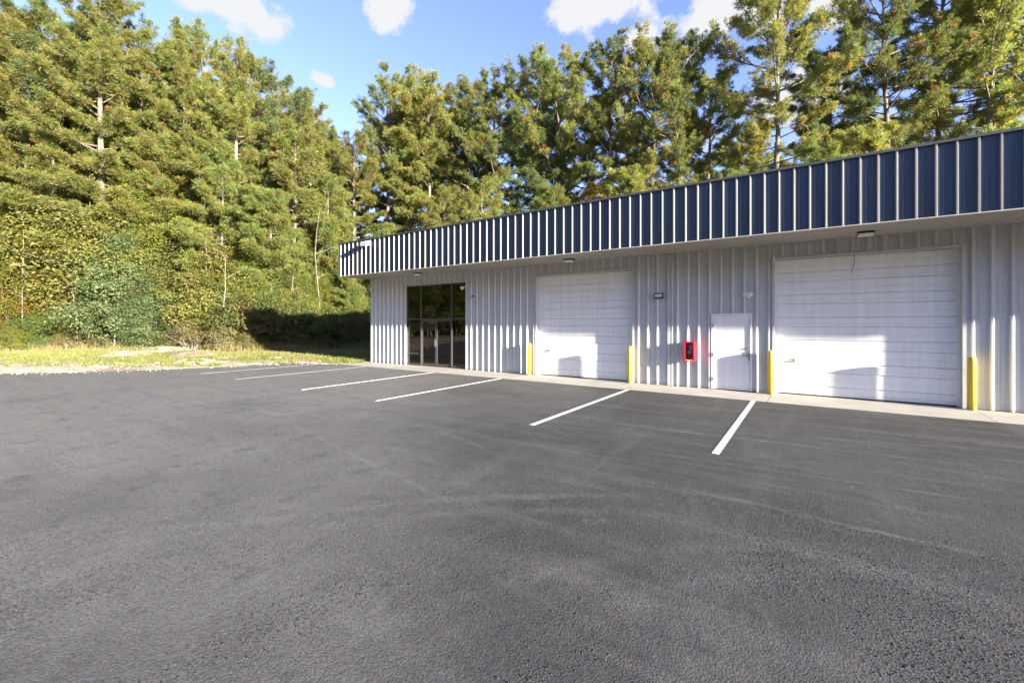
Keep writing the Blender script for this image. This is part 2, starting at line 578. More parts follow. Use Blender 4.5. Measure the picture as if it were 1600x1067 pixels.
# worn white line paint
t = NT('line_paint')
t.set('Base Color', t.mix(t.math('ADD', t.math('MULTIPLY', t.ramp(t.noise(30, 6, 0.8), [(0.46, 0.0), (0.62, 0.85)]), t.ramp(t.noise(0.9, 4, 0.6), [(0.35, 0.35), (0.65, 1.0)])), t.ramp(t.voronoi(75).outputs['Distance'], [(0.55, 0.0), (0.8, 0.35)]), True), (0.62, 0.62, 0.60), (0.10, 0.095, 0.088)))
t.set('Roughness', 0.7).set('Normal', t.bump(t.voronoi(62).outputs['Distance'], 0.5, 0.006))
M['line'] = t.m
M['linefaint'] = t.m.copy()
for n_ in M['linefaint'].node_tree.nodes:
    if n_.type == 'MIX' and n_.inputs[6].default_value[0] > 0.6:
        n_.inputs[6].default_value = (0.34, 0.33, 0.31, 1)

# ground: turf, dirt and gravel by the vertex attribute 'dirt'
t = NT('field_soil')
at = t.n.new('ShaderNodeAttribute')
at.attribute_name = 'dirt'
turf = t.ramp(t.noise(1.3, 6, 0.65), [(0.3, (0.10, 0.10, 0.032)), (0.5, (0.17, 0.15, 0.06)), (0.72, (0.25, 0.205, 0.11))])
dirt = t.ramp(t.noise(1.1, 7, 0.7), [(0.3, (0.26, 0.215, 0.15)), (0.5, (0.39, 0.34, 0.26)), (0.7, (0.48, 0.43, 0.345))])
dirt = t.mix(t.ramp(t.noise(0.35, 4), [(0.5, 0.0), (0.62, 0.5)]), dirt, (0.16, 0.11, 0.07))
fac = t.math('ADD', at.outputs['Fac'], t.math('MULTIPLY', t.math('SUBTRACT', t.noise(0.9, 6, 0.7), 0.5), 1.1))
t.set('Base Color', t.mix(t.ramp(fac, [(0.42, 0.0), (0.58, 1.0)]), turf, dirt))
t.set('Roughness', 0.95).set('Specular IOR Level', 0.1)
t.set('Normal', t.bump(t.math('ADD', t.noise(12, 6, 0.75), t.math('MULTIPLY', t.voronoi(24).outputs['Distance'], 0.4)), 0.8, 0.06))
M['ground'] = t.m

t = NT('rubble_stone')
t.set('Base Color', t.ramp(t.noise(4, 5), [(0.3, (0.20, 0.175, 0.14)), (0.7, (0.34, 0.305, 0.25))])).set('Roughness', 0.9)
t.set('Normal', t.bump(t.noise(25, 4), 0.6, 0.01))
M['stone'] = t.m


def bark(name, lo, hi):
    t = NT(name)
    n1 = t.noise(1.0, 6, 0.7, t.mapping((9, 9, 2.2)))
    t.set('Base Color', t.ramp(n1, [(0.3, lo), (0.68, hi)])).set('Roughness', 0.95).set('Specular IOR Level', 0.1)
    t.set('Normal', t.bump(n1, 0.9, 0.06))
    return t.m


M['pinebark'] = bark('pine_bark', (0.07, 0.055, 0.043), (0.21, 0.175, 0.145))
M['stem'] = bark('shrub_bark', (0.10, 0.085, 0.065), (0.27, 0.24, 0.19))


def foliage(name, trans=0.3, gloss=0.25, rnd=0.16):
    t = NT(name)
    at = t.n.new('ShaderNodeAttribute')
    at.attribute_name = 'tint'
    oi = t.n.new('ShaderNodeObjectInfo')
    hs = t.n.new('ShaderNodeHueSaturation')
    mr = t.n.new('ShaderNodeMapRange')
    mr.inputs['To Min'].default_value = 1 - rnd
    mr.inputs['To Max'].default_value = 1 + rnd
    t.l.new(oi.outputs['Random'], mr.inputs['Value'])
    t.l.new(mr.outputs[0], hs.inputs['Value'])
    mr2 = t.n.new('ShaderNodeMapRange')
    mr2.inputs['To Min'].default_value = 0.485
    mr2.inputs['To Max'].default_value = 0.512
    t.l.new(t.math('FRACT', t.math('MULTIPLY', oi.outputs['Random'], 7.3)), mr2.inputs['Value'])
    t.l.new(mr2.outputs[0], hs.inputs['Hue'])
    t.l.new(at.outputs['Color'], hs.inputs['Color'])
    t.l.new(hs.outputs[0], t.p.inputs['Base Color'])
    t.set('Roughness', 0.6).set('Specular IOR Level', gloss)
    tl = t.n.new('ShaderNodeBsdfTranslucent')
    br = t.mix(1.0, hs.outputs[0], (1.35, 1.4, 0.9), 'MULTIPLY')
    t.l.new(br, tl.inputs['Color'])
    ms = t.n.new('ShaderNodeMixShader')
    ms.inputs[0].default_value = trans
    t.l.new(t.p.outputs[0], ms.inputs[1])
    t.l.new(tl.outputs[0], ms.inputs[2])
    t.l.new(ms.outputs[0], t.n['Material Output'].inputs['Surface'])
    return t.m


M['needle'] = foliage('pine_needles', 0.5, 0.2)
M['leaf'] = foliage('broad_leaves', 0.5, 0.25, 0.12)
M['grass'] = foliage('grass_blades', 0.3, 0.2, 0.0)

# ------------------------------------------------------------------ ground and paving
ASPH = [(-18.9, 12.49), (-20.7, 11.95), (-21.3, 10.4), (-22.0, 7.9), (-23.9, 4.75), (-25.9, 2.8), (-28.5, -1.0), (-31, -8), (-33, -26), (45, -26), (45, 12.49)]
EDGE = np.array(ASPH[:9], dtype=float)


def edge_dist(P):
    """distance of points (n,2) to the left rim of the asphalt"""
    best = np.full(len(P), 1e9)
    for a, b in zip(EDGE[:-1], EDGE[1:]):
        ab = b - a
        tt = np.clip(((P - a) @ ab) / (ab @ ab), 0, 1)
        best = np.minimum(best, np.linalg.norm(P - (a + tt[:, None] * ab), axis=1))
    return best


def inside_paving(P):
    poly = np.array(ASPH + [(45, 30.2), (-18.04, 30.2), (-18.04, 12.6)], dtype=float)
    x, y = P[:, 0], P[:, 1]
    ins = np.zeros(len(P), bool)
    j = len(poly) - 1
    for i in range(len(poly)):
        xi, yi, xj, yj = *poly[i], *poly[j]
        c = ((yi > y) != (yj > y)) & (x < (xj - xi) * (y - yi) / (yj - yi + 1e-12) + xi)
        ins ^= c
        j = i
    return ins


def wave(P, seed, sc):
    r = np.random.default_rng(seed)
    z = np.zeros(len(P))
    for k in range(14):
        f = sc * (1.6 ** (k % 5)) * r.uniform(0.7, 1.3)
        a = r.uniform(0, 6.28)
        z += np.sin((P[:, 0] * math.cos(a) + P[:, 1] * math.sin(a)) * f + r.uniform(0, 6.28)) / (1.5 ** (k % 5))
    return z / 6


MOUNDS = [(*px_ground(268, 27.0), 1.9, 0.42), (*px_ground(305, 25.5), 1.5, 0.34), (*px_ground(205, 25.5), 2.2, 0.26), (*px_ground(330, 23.2), 1.6, 0.2), (*px_ground(235, 28.5), 1.7, 0.4)]


def ground_z(P):
    P = np.asarray(P, dtype=float)
    ins = inside_paving(P)
    d = edge_dist(P)
    k = np.clip(d / 3.0, 0, 1)
    z = -0.05 + 0.035 * k + wave(P, 3, 0.35) * 0.10 * k
    for mx_, my_, r_, h_ in MOUNDS:
        q = np.hypot(P[:, 0] - mx_, P[:, 1] - my_) / r_
        z += h_ * np.exp(-q * q * 1.6) * (1 + 0.5 * wave(P, 8, 2.5))
    z[ins] = -0.06
    return z


gx = np.concatenate([np.linspace(-900, -120, 12), np.linspace(-110, -62, 13), np.arange(-60, -17, 0.4), np.linspace(-16, 46, 20), np.linspace(60, 900, 12)])
gy = np.concatenate([np.linspace(-900, -90, 10), np.linspace(-80, -12, 18), np.arange(-10, 32, 0.4), np.linspace(33, 60, 14), np.linspace(75, 900, 12)])
GX, GY = np.meshgrid(gx, gy)
P2 = np.stack([GX.ravel(), GY.ravel()], 1)
gz = ground_z(P2)
V = np.column_stack([P2, gz])
nx_, ny_ = len(gx), len(gy)
ii = (np.arange(ny_ - 1)[:, None] * nx_ + np.arange(nx_ - 1)[None, :]).ravel()
F = np.stack([ii, ii + 1, ii + 1 + nx_, ii + nx_], 1)
gm = mesh_np('ground', V, F, M['ground'], smooth=True)


def dirt_amount(P):
    d = edge_dist(P)
    wdt = np.interp(P[:, 1], [-20, 2.5, 6.5, 9.5, 11.5, 14], [11, 9.0, 5.0, 4.6, 2.8, 1.4])
    v = 1.15 - d / wdt * 0.65
    for mx_, my_, r_, h_ in MOUNDS:
        q = np.hypot(P[:, 0] - mx_, P[:, 1] - my_) / r_
        v = np.maximum(v, 0.85 * np.exp(-q * q))
    return np.clip(v, 0, 1.1)


da = gm.attributes.new('dirt', 'FLOAT', 'POINT')
da.data.foreach_set('value', dirt_amount(P2).astype(np.float32))
add('ground', gm, kind='structure')

# asphalt lot with a ragged rim, its skirt and the painted bay lines
rr = random.Random(4)
rim = []
for (a, b) in zip(ASPH[:8], ASPH[1:9]):
    n = max(2, int(math.dist(a, b) / 0.35))
    for i in range(n):
        tt = i / n
        j = 0.0 if (a == ASPH[0] and i == 0) else 1.0
        rim.append((a[0] + (b[0] - a[0]) * tt + j * rr.uniform(-0.16, 0.14), a[1] + (b[1] - a[1]) * tt + j * rr.uniform(-0.10, 0.10)))
outline = rim + ASPH[8:]
mb = MB().prism_z(outline, -0.11, -0.012)
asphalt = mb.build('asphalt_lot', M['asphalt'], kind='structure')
for x in (-1.165, -4.412, -9.006, -12.298, -16.497, -19.399):
    y1 = 12.47 if x > -18.5 else 12.22
    hw_ = 0.052 if x > -16 else 0.045
    MB().box(x - hw_, x + hw_, 7.10 + rr.uniform(-0.03, 0.03), y1, -0.011, -0.0075).build('parking_line', M['line' if x > -16 else 'linefaint'], asphalt)

apron = add('concrete_apron', None, kind='structure')
sx = [-18.75, -15.62, -12.0, -8.55, -4.72, -0.87, 3.05, 6.9, 10.6, 14.2]
for a, b in zip(sx[:-1], sx[1:]):
    MB().box(a + 0.005, b - 0.005, 12.492, 14.45, -0.16, rr.uniform(-0.002, 0.002)).build('slab', M['concrete'], apron, bevel=0.006)

# ------------------------------------------------------------------ metal building
W, WR = 13.98, 0.036        # pan plane of the wall, rib height
FY, FZ0, FZ1 = 12.25, 4.106, 5.62
XL, XR = -18.04, 14.2
WT = 4.12
bld = add('metal_building', None, loc=(0, 0, 0), label='long low grey ribbed metal warehouse with a navy fascia of pale battens', cat='building')

PITCH = 0.3048
RIB = [(0.0, 0), (0.030, 0), (0.034, 0.005), (0.044, 0.005), (0.048, 0), (0.113, 0), (0.138, WR), (0.170, WR), (0.195, 0), (0.257, 0), (0.261, 0.005), (0.271, 0.005), (0.275, 0), (PITCH, 0)]
GRID0 = 3.34 - 0.154


def rib_y(x):
    u = (x - GRID0) % PITCH
    return float(np.interp(u, [p[0] for p in RIB], [p[1] for p in RIB]))


wallroot = add('wall', MB().box(XL + 0.02, XL + 0.14, W + 0.08, 30, 0, 4.95).box(XR - 0.12, XR, W + 0.08, 30, 0, 4.95).box(XL + 0.02, XR, 29.9, 30.02, 0, 4.95).mesh('wall', M['wall']), bld)


def wall_span(x0, x1, z0, z1):
    """corrugated sheet cut into one panel for each rib"""
    k0 = math.floor((x0 - GRID0) / PITCH)
    edges = [x0]
    k = k0 + 1
    while GRID0 + k * PITCH < x1 - 1e-4:
        e = GRID0 + k * PITCH
        if e - edges[-1] > 0.05:
            edges.append(e)
        k += 1
    if x1 - edges[-1] < 0.05 and len(edges) > 1:
        edges[-1] = x1
    else:
        edges.append(x1)
    for a, b in zip(edges[:-1], edges[1:]):
        xs = [a, b]
        for k in range(math.floor((a - GRID0) / PITCH) - 1, math.floor((b - GRID0) / PITCH) + 2):
            xs += [GRID0 + k * PITCH + u for u, _ in RIB]
        xs = sorted({round(x, 5) for x in xs if a - 1e-6 <= x <= b + 1e-6})
        prof = [(x, W - rib_y(x)) for x in xs] + [(xs[-1], W + 0.05), (xs[0], W + 0.05)]
        MB().prism_z(prof, z0, z1).build('wall_panel', M['wall'], wallroot)


G0, G1, GH = -15.54, -11.88, 3.66         # storefront opening
D10, D11 = -8.42, -4.78                   # first overhead door
P0, P1, PH = -2.40, -1.34, 2.22           # walk door with its frame
D20, D21 = -0.79, 2.87                    # second overhead door
DH = 3.68
J = 0.06
wall_span(XL + 0.10, G0 - J, 0.012, WT)
wall_span(G0 - J, G1 + J, GH + J, WT)
wall_span(G1 + J, D10 - J, 0.012, WT)
wall_span(D10 - J, D11 + J, DH + J, WT)
wall_span(D11 + J, -3.70, 0.012, WT)
wall_span(-3.49, P0, 0.012, WT)
wall_span(P0, P1, PH, WT)
wall_span(P1, D20 - J, 0.012, WT)
wall_span(D20 - J, D21 + J, DH + J, WT)
wall_span(D21 + J, XR, 0.012, WT)
MB().box(XL, XL + 0.10, W - 0.04, W + 0.09, 0.012, WT).build('corner_trim', M['trim'], wallroot, bevel=0.004)
MB().prism_z([(-3.70, W + 0.05), (-3.70, W - 0.006), (-3.665, W - 0.006), (-3.655, W - 0.04), (-3.575, W - 0.04), (-3.565, W - 0.012), (-3.545, W - 0.012), (-3.535, W - 0.04), (-3.505, W - 0.04), (-3.49, W), (-3.49, W + 0.05)], 0.012, WT).build('seam_trim', M['trim'], wallroot)
for (a, b, hgt) in ((G0, G1, GH), (D10, D11, DH), (D20, D21, DH)):
    MB().box(a - J, a, W - 0.038, W + 0.20, 0.012, hgt + J).build('jamb_trim', M['trim'], wallroot, bevel=0.003)
    MB().box(b, b + J, W - 0.038, W + 0.20, 0.012, hgt + J).build('jamb_trim', M['trim'], wallroot, bevel=0.003)
    MB().box(a + 0.001, b - 0.001, W - 0.036, W + 0.20, hgt, hgt + J - 0.002).build('header_trim', M['trim'], wallroot, bevel=0.003)

# roof, interior
roof = MB().box(XL - 0.05, XR + 0.05, 14.02, 30.1, 4.96, 5.10).build('roof', M['roof'], bld)
inn = MB()
inn.box(XL + 0.15, XR - 0.13, 14.5, 29.8, -0.02, 0.008)
inn.box(-10.9, -10.8, 14.25, 22, 0.01, 4.9)
inn.box(XL + 0.2, -10.95, 21.9, 22, 0.01, 4.9)
inn.build('interior_partition', M['interior'], bld)

# fascia: backing, navy pans, pale battens, coping
fas = MB().box(-18.10, XR, FY + 0.012, FY + 0.10, FZ0 + 0.03, FZ1).box(-18.10, -18.02, FY + 0.10, 14.0, FZ0 + 0.03, FZ1).box(-18.02, XR, 13.9, 14.0, 4.2, FZ1).build('fascia', M['coping'], bld)
F0 = -17.979
pan_prof = [(0.0, FY), (0.083, FY), (0.090, FY - 0.005), (0.102, FY - 0.005), (0.109, FY), (0.193, FY), (0.200, FY - 0.005), (0.212, FY - 0.005), (0.219, FY), (PITCH, FY), (PITCH, FY + 0.011), (0, FY + 0.011)]
pan_me = MB().prism_z(pan_prof, FZ0 + 0.02, FZ1 - 0.005).mesh('panel', M['navy'])
bat_me = MB().prism_z([(-0.024, FY - 0.001), (-0.014, FY - 0.036), (0.014, FY - 0.036), (0.024, FY - 0.001)], FZ0 + 0.012, FZ1 - 0.004).mesh('batten', M['batten'], bevel=0.002)
nb_ = int((XR - F0) / PITCH)
for k in range(-1, nb_ + 1):
    x = F0 + k * PITCH
    if k == -1:
        MB().prism_z([(-18.10, FY), (F0, FY), (F0, FY + 0.011), (-18.10, FY + 0.011)], FZ0 + 0.02, FZ1 - 0.005).build('panel', M['navy'], fas)
        continue
    add('batten', bat_me, fas, (x, rr.uniform(-0.002, 0.002), 0))
    if k < nb_:
        add('panel', pan_me, fas, (x, 0, 0))
MB().prism_x([(FY - 0.052, FZ1 - 0.028), (FY - 0.052, FZ1 + 0.028), (FY + 0.30, FZ1 + 0.045), (FY + 0.30, FZ1 + 0.005), (FY - 0.040, FZ1 + 0.001), (FY - 0.040, FZ1 - 0.028)], -18.13, XR).build('coping', M['coping'], fas)
MB().box(-18.12, -18.09, FY - 0.04, FY + 0.05, FZ0 + 0.0, FZ1 + 0.02).build('end_trim', M['coping'], fas)
MB().box(-18.10, XR, FY - 0.042, FY + 0.045, FZ0 - 0.012, FZ0 + 0.011).build('drip_edge', M['soffit'], fas, bevel=0.003)
MB().box(-18.1, XR, FY + 0.31, 14.0, FZ1 - 0.06, FZ1 - 0.02).build('top_deck', M['roof'], fas)

sof = MB().box(-18.09, XR, FY + 0.05, W + 0.04, FZ0 + 0.022, FZ0 + 0.035).build('soffit', M['coping'], bld)
spm = MB().box(0.0015, PITCH - 0.0015, FY + 0.047, W - 0.002, FZ0, FZ0 + 0.014).mesh('soffit_panel', M['soffit'])
k = 0
while -18.085 + (k + 1) * PITCH < XR:
    add('soffit_panel', spm, sof, (-18.085 + k * PITCH, 0, rr.uniform(-0.0015, 0.0015)))
    k += 1

# overhead doors: six sections, each with a pressed groove
RECESS = 0.165


def overhead_door(x0, x1, tag):
    y = W + RECESS
    d = MB().box(x0 + 0.001, x0 + 0.05, y - 0.012, y + 0.09, 0.012, DH - 0.002).box(x1 - 0.05, x1 - 0.001, y - 0.012, y + 0.09, 0.012, DH - 0.002).box(x0 + 0.05, x1 - 0.05, y + 0.034, y + 0.05, 0.01, DH - 0.002)
    d = d.build('overhead_door', M['whitetrim'], bld)
    d['label'] = tag
    sh = (DH - 0.03) / 6
    h = sh - 0.004
    prof = [(0.014, 0), (0.0, 0.011), (0.0, 0.075), (0.007, 0.082), (0.0, 0.089), (0.0, 0.230), (0.024, 0.238), (0.024, 0.247), (0.0, 0.255), (0.0, 0.40), (0.006, 0.407), (0.0, 0.414), (0.0, h - 0.011), (0.014, h), (0.030, h), (0.030, 0)]
    nseg = 14
    rs = random.Random(int(x0 * 100))
    for s in range(6):
        z0 = 0.028 + s * sh
        # each section bows a little between its stiles
        n = len(prof)
        V, F = [], []
        ph = rs.uniform(0, 6.28)
        amp = rs.uniform(0.004, 0.011)
        for i in range(nseg + 1):
            u = i / nseg
            x = x0 + 0.051 + (x1 - x0 - 0.102) * u
            off = amp * math.sin(u * 9 + ph) * math.sin(math.pi * u) + rs.uniform(-0.0008, 0.0008)
            V += [(x, y - 0.002 + yy + off, z0 + zz) for yy, zz in prof]
        for i in range(nseg):
            for j in range(n):
                j2 = (j + 1) % n
                F.append((i * n + j, i * n + j2, (i + 1) * n + j2, (i + 1) * n + j))
        F.append(tuple(range(n)))
        F.append(tuple(nseg * n + j for j in reversed(range(n))))
        me = bpy.data.meshes.new('door_section')
        me.from_pydata(V, [], F)
        bm = bmesh.new()
        bm.from_mesh(me)
        bmesh.ops.recalc_face_normals(bm, faces=bm.faces)
        bm.to_mesh(me)
        bm.free()
        me.materials.append(M['white'])
        add('door_section', me, d)
    hx, hz = x0 + 0.44, 0.93
    MB().box(hx - 0.018, hx + 0.018, y - 0.035, y - 0.0025, hz - 0.06, hz + 0.06).cyl((hx, y - 0.045, hz), (0, 1, 0), 0.022, 0.022, 0.03).box(hx + 0.02, hx + 0.14, y - 0.034, y - 0.026, hz - 0.008, hz + 0.008).build('lock_handle', M['steel'], d)
    MB().box(x0 + 0.052, x1 - 0.052, y - 0.001, y + 0.03, 0.004, 0.027).build('bottom_seal', M['black'], d)
    return d


od1 = overhead_door(D10, D11, 'white sectional overhead door between the glass entrance and the walk door')
od2 = overhead_door(D20, D21, 'white sectional overhead door right of the walk door')
cx = 0.93
MB().tube([(cx, W - 0.05, DH + 0.05), (cx + 0.01, W + 0.05, DH - 0.05), (cx + 0.02, W + RECESS - 0.02, DH - 0.2), (cx - 0.02, W + RECESS - 0.015, DH - 0.38), (cx - 0.06, W + RECESS - 0.012, DH - 0.45)], 0.006, 5).build('pull_cord', M['bronze'], od2)
MB().box(D20 - 0.035, D20 + 0.01, W - 0.06, W - 0.0385, DH - 0.08, DH + 0.10).build('latch_bracket', M['whitetrim'], od2)

# walk door
wd = MB().box(P0, P0 + 0.05, W - 0.040, W + 0.08, 0.012, PH).box(P1 - 0.05, P1, W - 0.040, W + 0.08, 0.012, PH).box(P0 + 0.05, P1 - 0.05, W - 0.040, W + 0.08, PH - 0.06, PH - 0.001).build('walk_door', M['whitetrim'], bld, bevel=0.003)
MB().box(P0 + 0.057, P1 - 0.057, W - 0.019, W + 0.03, 0.022, PH - 0.063).build('door_leaf', M['white'], wd, bevel=0.003)
hx = P1 - 0.125
MB().cyl((hx, W - 0.019, 1.02), (0, -1, 0), 0.035, 0.035, 0.012, 16).cyl((hx, W - 0.031, 1.02), (0, -1, 0), 0.012, 0.012, 0.03, 10).build('door_lever', M['steel'], wd)
MB().box(hx - 0.12, hx + 0.012, W - 0.068, W - 0.054, 1.008, 1.030).build('lever_grip', M['steel'], wd, bevel=0.004)
MB().cyl((hx, W - 0.019, 1.22), (0, -1, 0), 0.028, 0.024, 0.022, 14).build('deadbolt', M['steel'], wd)
MB().box(P1 - 0.085, P1 - 0.040, W - 0.046, W - 0.0405, 0.88, 1.14).build('latch_guard', M['steel'], wd)
MB().cyl((P0 + 0.47, W - 0.019, 1.50), (0, -1, 0), 0.011, 0.011, 0.006, 10).build('peephole', M['bronze'], wd)
for z in (0.30, 1.02, 1.86):
    MB().box(P0 + 0.040, P0 + 0.064, W - 0.052, W - 0.0405, z - 0.055, z + 0.055).build('hinge', M['steel'], wd)
MB().box(P0 + 0.05, P1 - 0.05, W - 0.03, W + 0.05, 0.004, 0.018).build('threshold', M['bronze'], wd)

# storefront: bronze frame, panes, twin glass doors
GYP = W + 0.10
sf = MB()
fw = 0.055
sf.box(G0 + 0.001, G0 + fw, GYP - 0.05, GYP + 0.05, 0.012, GH - 0.001).box(G1 - fw, G1 - 0.001, GYP - 0.05, GYP + 0.05, 0.012, GH - 0.001)
sf.box(G0 + fw, G1 - fw, GYP - 0.049, GYP + 0.049, GH - fw, GH - 0.001)
sf = sf.build('storefront', M['bronze'], bld)
M0, M1, MC = -14.60, -12.74, -13.67
for x in (M0, M1):
    MB().box(x - 0.030, x + 0.030, GYP - 0.052, GYP + 0.052, 0.012, GH - fw - 0.001).build('mullion', M['bronze'], sf)
for a, b in ((G0 + fw, M0 - 0.03), (M0 + 0.03, M1 - 0.03), (M1 + 0.03, G1 - fw)):
    MB().box(a + 0.001, b - 0.001, GYP - 0.048, GYP + 0.048, 2.09, 2.16).build('transom', M['bronze'], sf)
    MB().box(a, b, GYP - 0.004, GYP + 0.004, 2.161, GH - fw - 0.001).build('pane', M['glass'], sf)
for a, b in ((G0 + fw, M0 - 0.03), (M1 + 0.03, G1 - fw)):
    MB().box(a + 0.001, b - 0.001, GYP - 0.047, GYP + 0.047, 0.012, 0.10).build('sill_rail', M['bronze'], sf)
    MB().box(a, b, GYP - 0.004, GYP + 0.004, 0.101, 2.089).build('pane', M['glass'], sf)
MB().box(G0 + fw + 0.001, M0 - 0.031, GYP - 0.035, GYP - 0.006, 0.52, 0.575).build('push_rail', M['bronze'], sf)
for a, b, hs_ in ((M0 + 0.034, MC - 0.004, 1), (MC + 0.004, M1 - 0.034, -1)):
    dl = MB()
    st = 0.058
    dl.box(a, a + st, GYP - 0.025, GYP + 0.025, 0.02, 2.083).box(b - st, b, GYP - 0.025, GYP + 0.025, 0.02, 2.083)
    dl.box(a + st, b - st, GYP - 0.024, GYP + 0.024, 0.02, 0.13).box(a + st, b - st, GYP - 0.024, GYP + 0.024, 2.015, 2.083)
    dl.build('glass_door', M['bronze'], sf)
    MB().box(a + st, b - st, GYP - 0.004, GYP + 0.004, 0.131, 2.014).build('pane', M['glass'], sf)
    hx = (b - 0.03) if hs_ == 1 else (a + 0.03)
    MB().tube([(hx, GYP - 0.026, 0.90), (hx, GYP - 0.07, 0.90), (hx, GYP - 0.07, 1.20), (hx, GYP - 0.026, 1.20)], 0.012, 8).build('pull_handle', M['bronze'], sf)

# ------------------------------------------------------------------ fixtures
for x, lab in ((-13.97, 'round-edged soffit light above the glass entrance'), (-6.71, 'soffit light above the first overhead door'), (1.10, 'soffit light above the right-hand overhead door')):
    r = add('soffit_light', None, loc=(x, 13.25, FZ0 - 0.003), label=lab, cat='light', group='lights under the soffit')
    MB().prism_x([(-0.14, 0), (0.14, 0), (0.13, -0.045), (-0.13, -0.045)], -0.16, 0.16).build('housing', M['black'], r, bevel=0.004)
    MB().prism_x([(-0.12, -0.046), (0.12, -0.046), (0.085, -0.10), (-0.085, -0.10)], -0.14, 0.14).build('diffuser', M['lens'], r, bevel=0.008)

r = add('wall_light', None, loc=(-3.91, W - WR - 0.003, 2.80), label='small black framed wall light with pale lens between overhead door and walk door', cat='light')
MB().prism_x([(0, -0.085), (0, 0.085), (-0.05, 0.085), (-0.12, -0.06), (-0.10, -0.085)], -0.13, 0.13).build('housing', M['black'], r, bevel=0.006)
MB().prism_x([(-0.0545, 0.064), (-0.0595, 0.064), (-0.117, -0.045), (-0.112, -0.045)], -0.108, 0.108).build('lens', M['lens'], r)

r = add('security_light', None, loc=(-1.43, W - 0.002, 2.73), label='small white twin floodlight with sensor above the walk door', cat='light')
MB().box(-0.05, 0.05, -0.035, 0.0, -0.02, 0.07).build('mounting_box', M['whitetrim'], r, bevel=0.005)
for s in (-1, 1):
    MB().cyl((s * 0.055, -0.05, 0.045), (s * 0.25, -1, -0.35), 0.03, 0.052, 0.09, 14).build('lamp_head', M['whitetrim'], r)
    MB().cyl((s * 0.055 + s * 0.0208, -0.1334, 0.0158), (s * 0.25, -1, -0.35), 0.046, 0.044, 0.004, 14).build('lamp_glass', M['lens'], r)
MB().lathe((0, -0.075, -0.075), [(0.012, 0), (0.03, 0.012), (0.034, 0.035), (0.02, 0.06)], 12).build('sensor', M['whitetrim'], r)

r = add('floodlight', None, loc=(-16.0, FY - 0.04, 5.40), label='pale floodlight near the top left end of the navy fascia', cat='light')
MB().box(-0.03, 0.03, -0.09, 0.0, -0.03, 0.03).build('arm', M['whitetrim'], r)
MB().prism_x([(-0.06, 0.13), (-0.06, -0.08), (-0.24, -0.12), (-0.26, 0.04)], -0.19, 0.19).build('housing', M['trim'], r, bevel=0.008)
MB().prism_x([(-0.08, -0.0855), (-0.08, -0.090), (-0.22, -0.121), (-0.22, -0.1165)], -0.15, 0.15).build('lens', M['lens'], r)

r = add('bullet_camera', None, loc=(-11.43, W - WR - 0.002, 3.06), label='small dark camera on the wall right of the glass entrance', cat='camera')
MB().cyl((0, 0, 0), (0, -1, 0), 0.03, 0.03, 0.015, 12).build('base', M['black'], r)
MB().cyl((0, -0.015, 0), (0.1, -1, -0.2), 0.012, 0.012, 0.05, 8).build('stem', M['black'], r)
MB().cyl((0, -0.05, 0.0), (0.2, -1, -0.45), 0.032, 0.032, 0.09, 12).build('body', M['black'], r)

r = add('dome_camera', None, loc=(-12.08, GYP - 0.055, 3.42), label='pale dome camera in the top right corner of the glass entrance', cat='camera')
MB().box(-0.02, 0.16, -0.03, 0.045, 0.03, 0.07).build('bracket', M['whitetrim'], r)
MB().lathe((-0.02, -0.03, -0.06), [(0.02, -0.02), (0.065, 0.02), (0.08, 0.06), (0.085, 0.10), (0.05, 0.125)], 16).build('dome', M['lens'], r, smooth=True)

# fire extinguisher cabinet
CX, CZ0, CZ1, CW = -2.975, 0.81, 1.39, 0.29
r = add('extinguisher_cabinet', None, loc=(CX, W - WR - 0.002, CZ0), label='red wall cabinet holding a fire extinguisher left of the walk door', cat='cabinet')
hh, hw, dp, th = CZ1 - CZ0, CW / 2, 0.17, 0.018
cb = MB()
cb.box(-hw, hw, -0.012, 0.0, 0, hh)
cb.box(-hw, -hw + th, -dp, -0.0125, 0, hh).box(hw - th, hw, -dp, -0.0125, 0, hh)
cb.box(-hw + th, hw - th, -dp, -0.0125, 0, th).box(-hw + th, hw - th, -dp, -0.0125, hh - th, hh)
cb.build('case', M['red'], r, bevel=0.003)
fb = MB()
fz = 0.035
fb.box(-hw - 0.004, -hw + fz, -dp - 0.018, -dp - 0.001, -0.004, hh + 0.004).box(hw - fz, hw + 0.004, -dp - 0.018, -dp - 0.001, -0.004, hh + 0.004)
fb.box(-hw + fz, hw - fz, -dp - 0.0175, -dp - 0.001, -0.004, 0.05).box(-hw + fz, hw - fz, -dp - 0.0175, -dp - 0.001, hh - fz, hh + 0.004)
fb.build('door_frame', M['red'], r, bevel=0.004)
MB().box(-hw + fz, hw - fz, -dp - 0.010, -dp - 0.007, 0.05, hh - fz).build('window', M['acrylic'], r)
for x in (-0.075, -0.03, 0.02, 0.065):
    MB().box(x - 0.016, x + 0.016, -dp - 0.0195, -dp - 0.0182, 0.014, 0.034).build('lettering', M['lens'], r)
ex = add('fire_extinguisher', None, loc=(CX + 0.01, W - WR - 0.095, CZ0 + 0.02), label='red fire extinguisher with a yellow tag inside the wall cabinet', cat='extinguisher')
MB().lathe((0, 0, 0), [(0.05, 0), (0.058, 0.012), (0.058, 0.30), (0.045, 0.345), (0.018, 0.365), (0.018, 0.385)], 18).build('cylinder', M['red'], ex, smooth=True)
MB().cyl((0, 0, 0.385), (0, 0, 1), 0.022, 0.02, 0.04, 12).box(-0.012, 0.085, -0.012, 0.012, 0.425, 0.44).box(-0.012, 0.075, -0.010, 0.010, 0.447, 0.458).build('valve', M['black'], ex)
MB().tube([(-0.015, -0.02, 0.40), (-0.07, -0.04, 0.37), (-0.08, -0.04, 0.25), (-0.072, -0.03, 0.10)], 0.011, 7).build('hose', M['black'], ex)
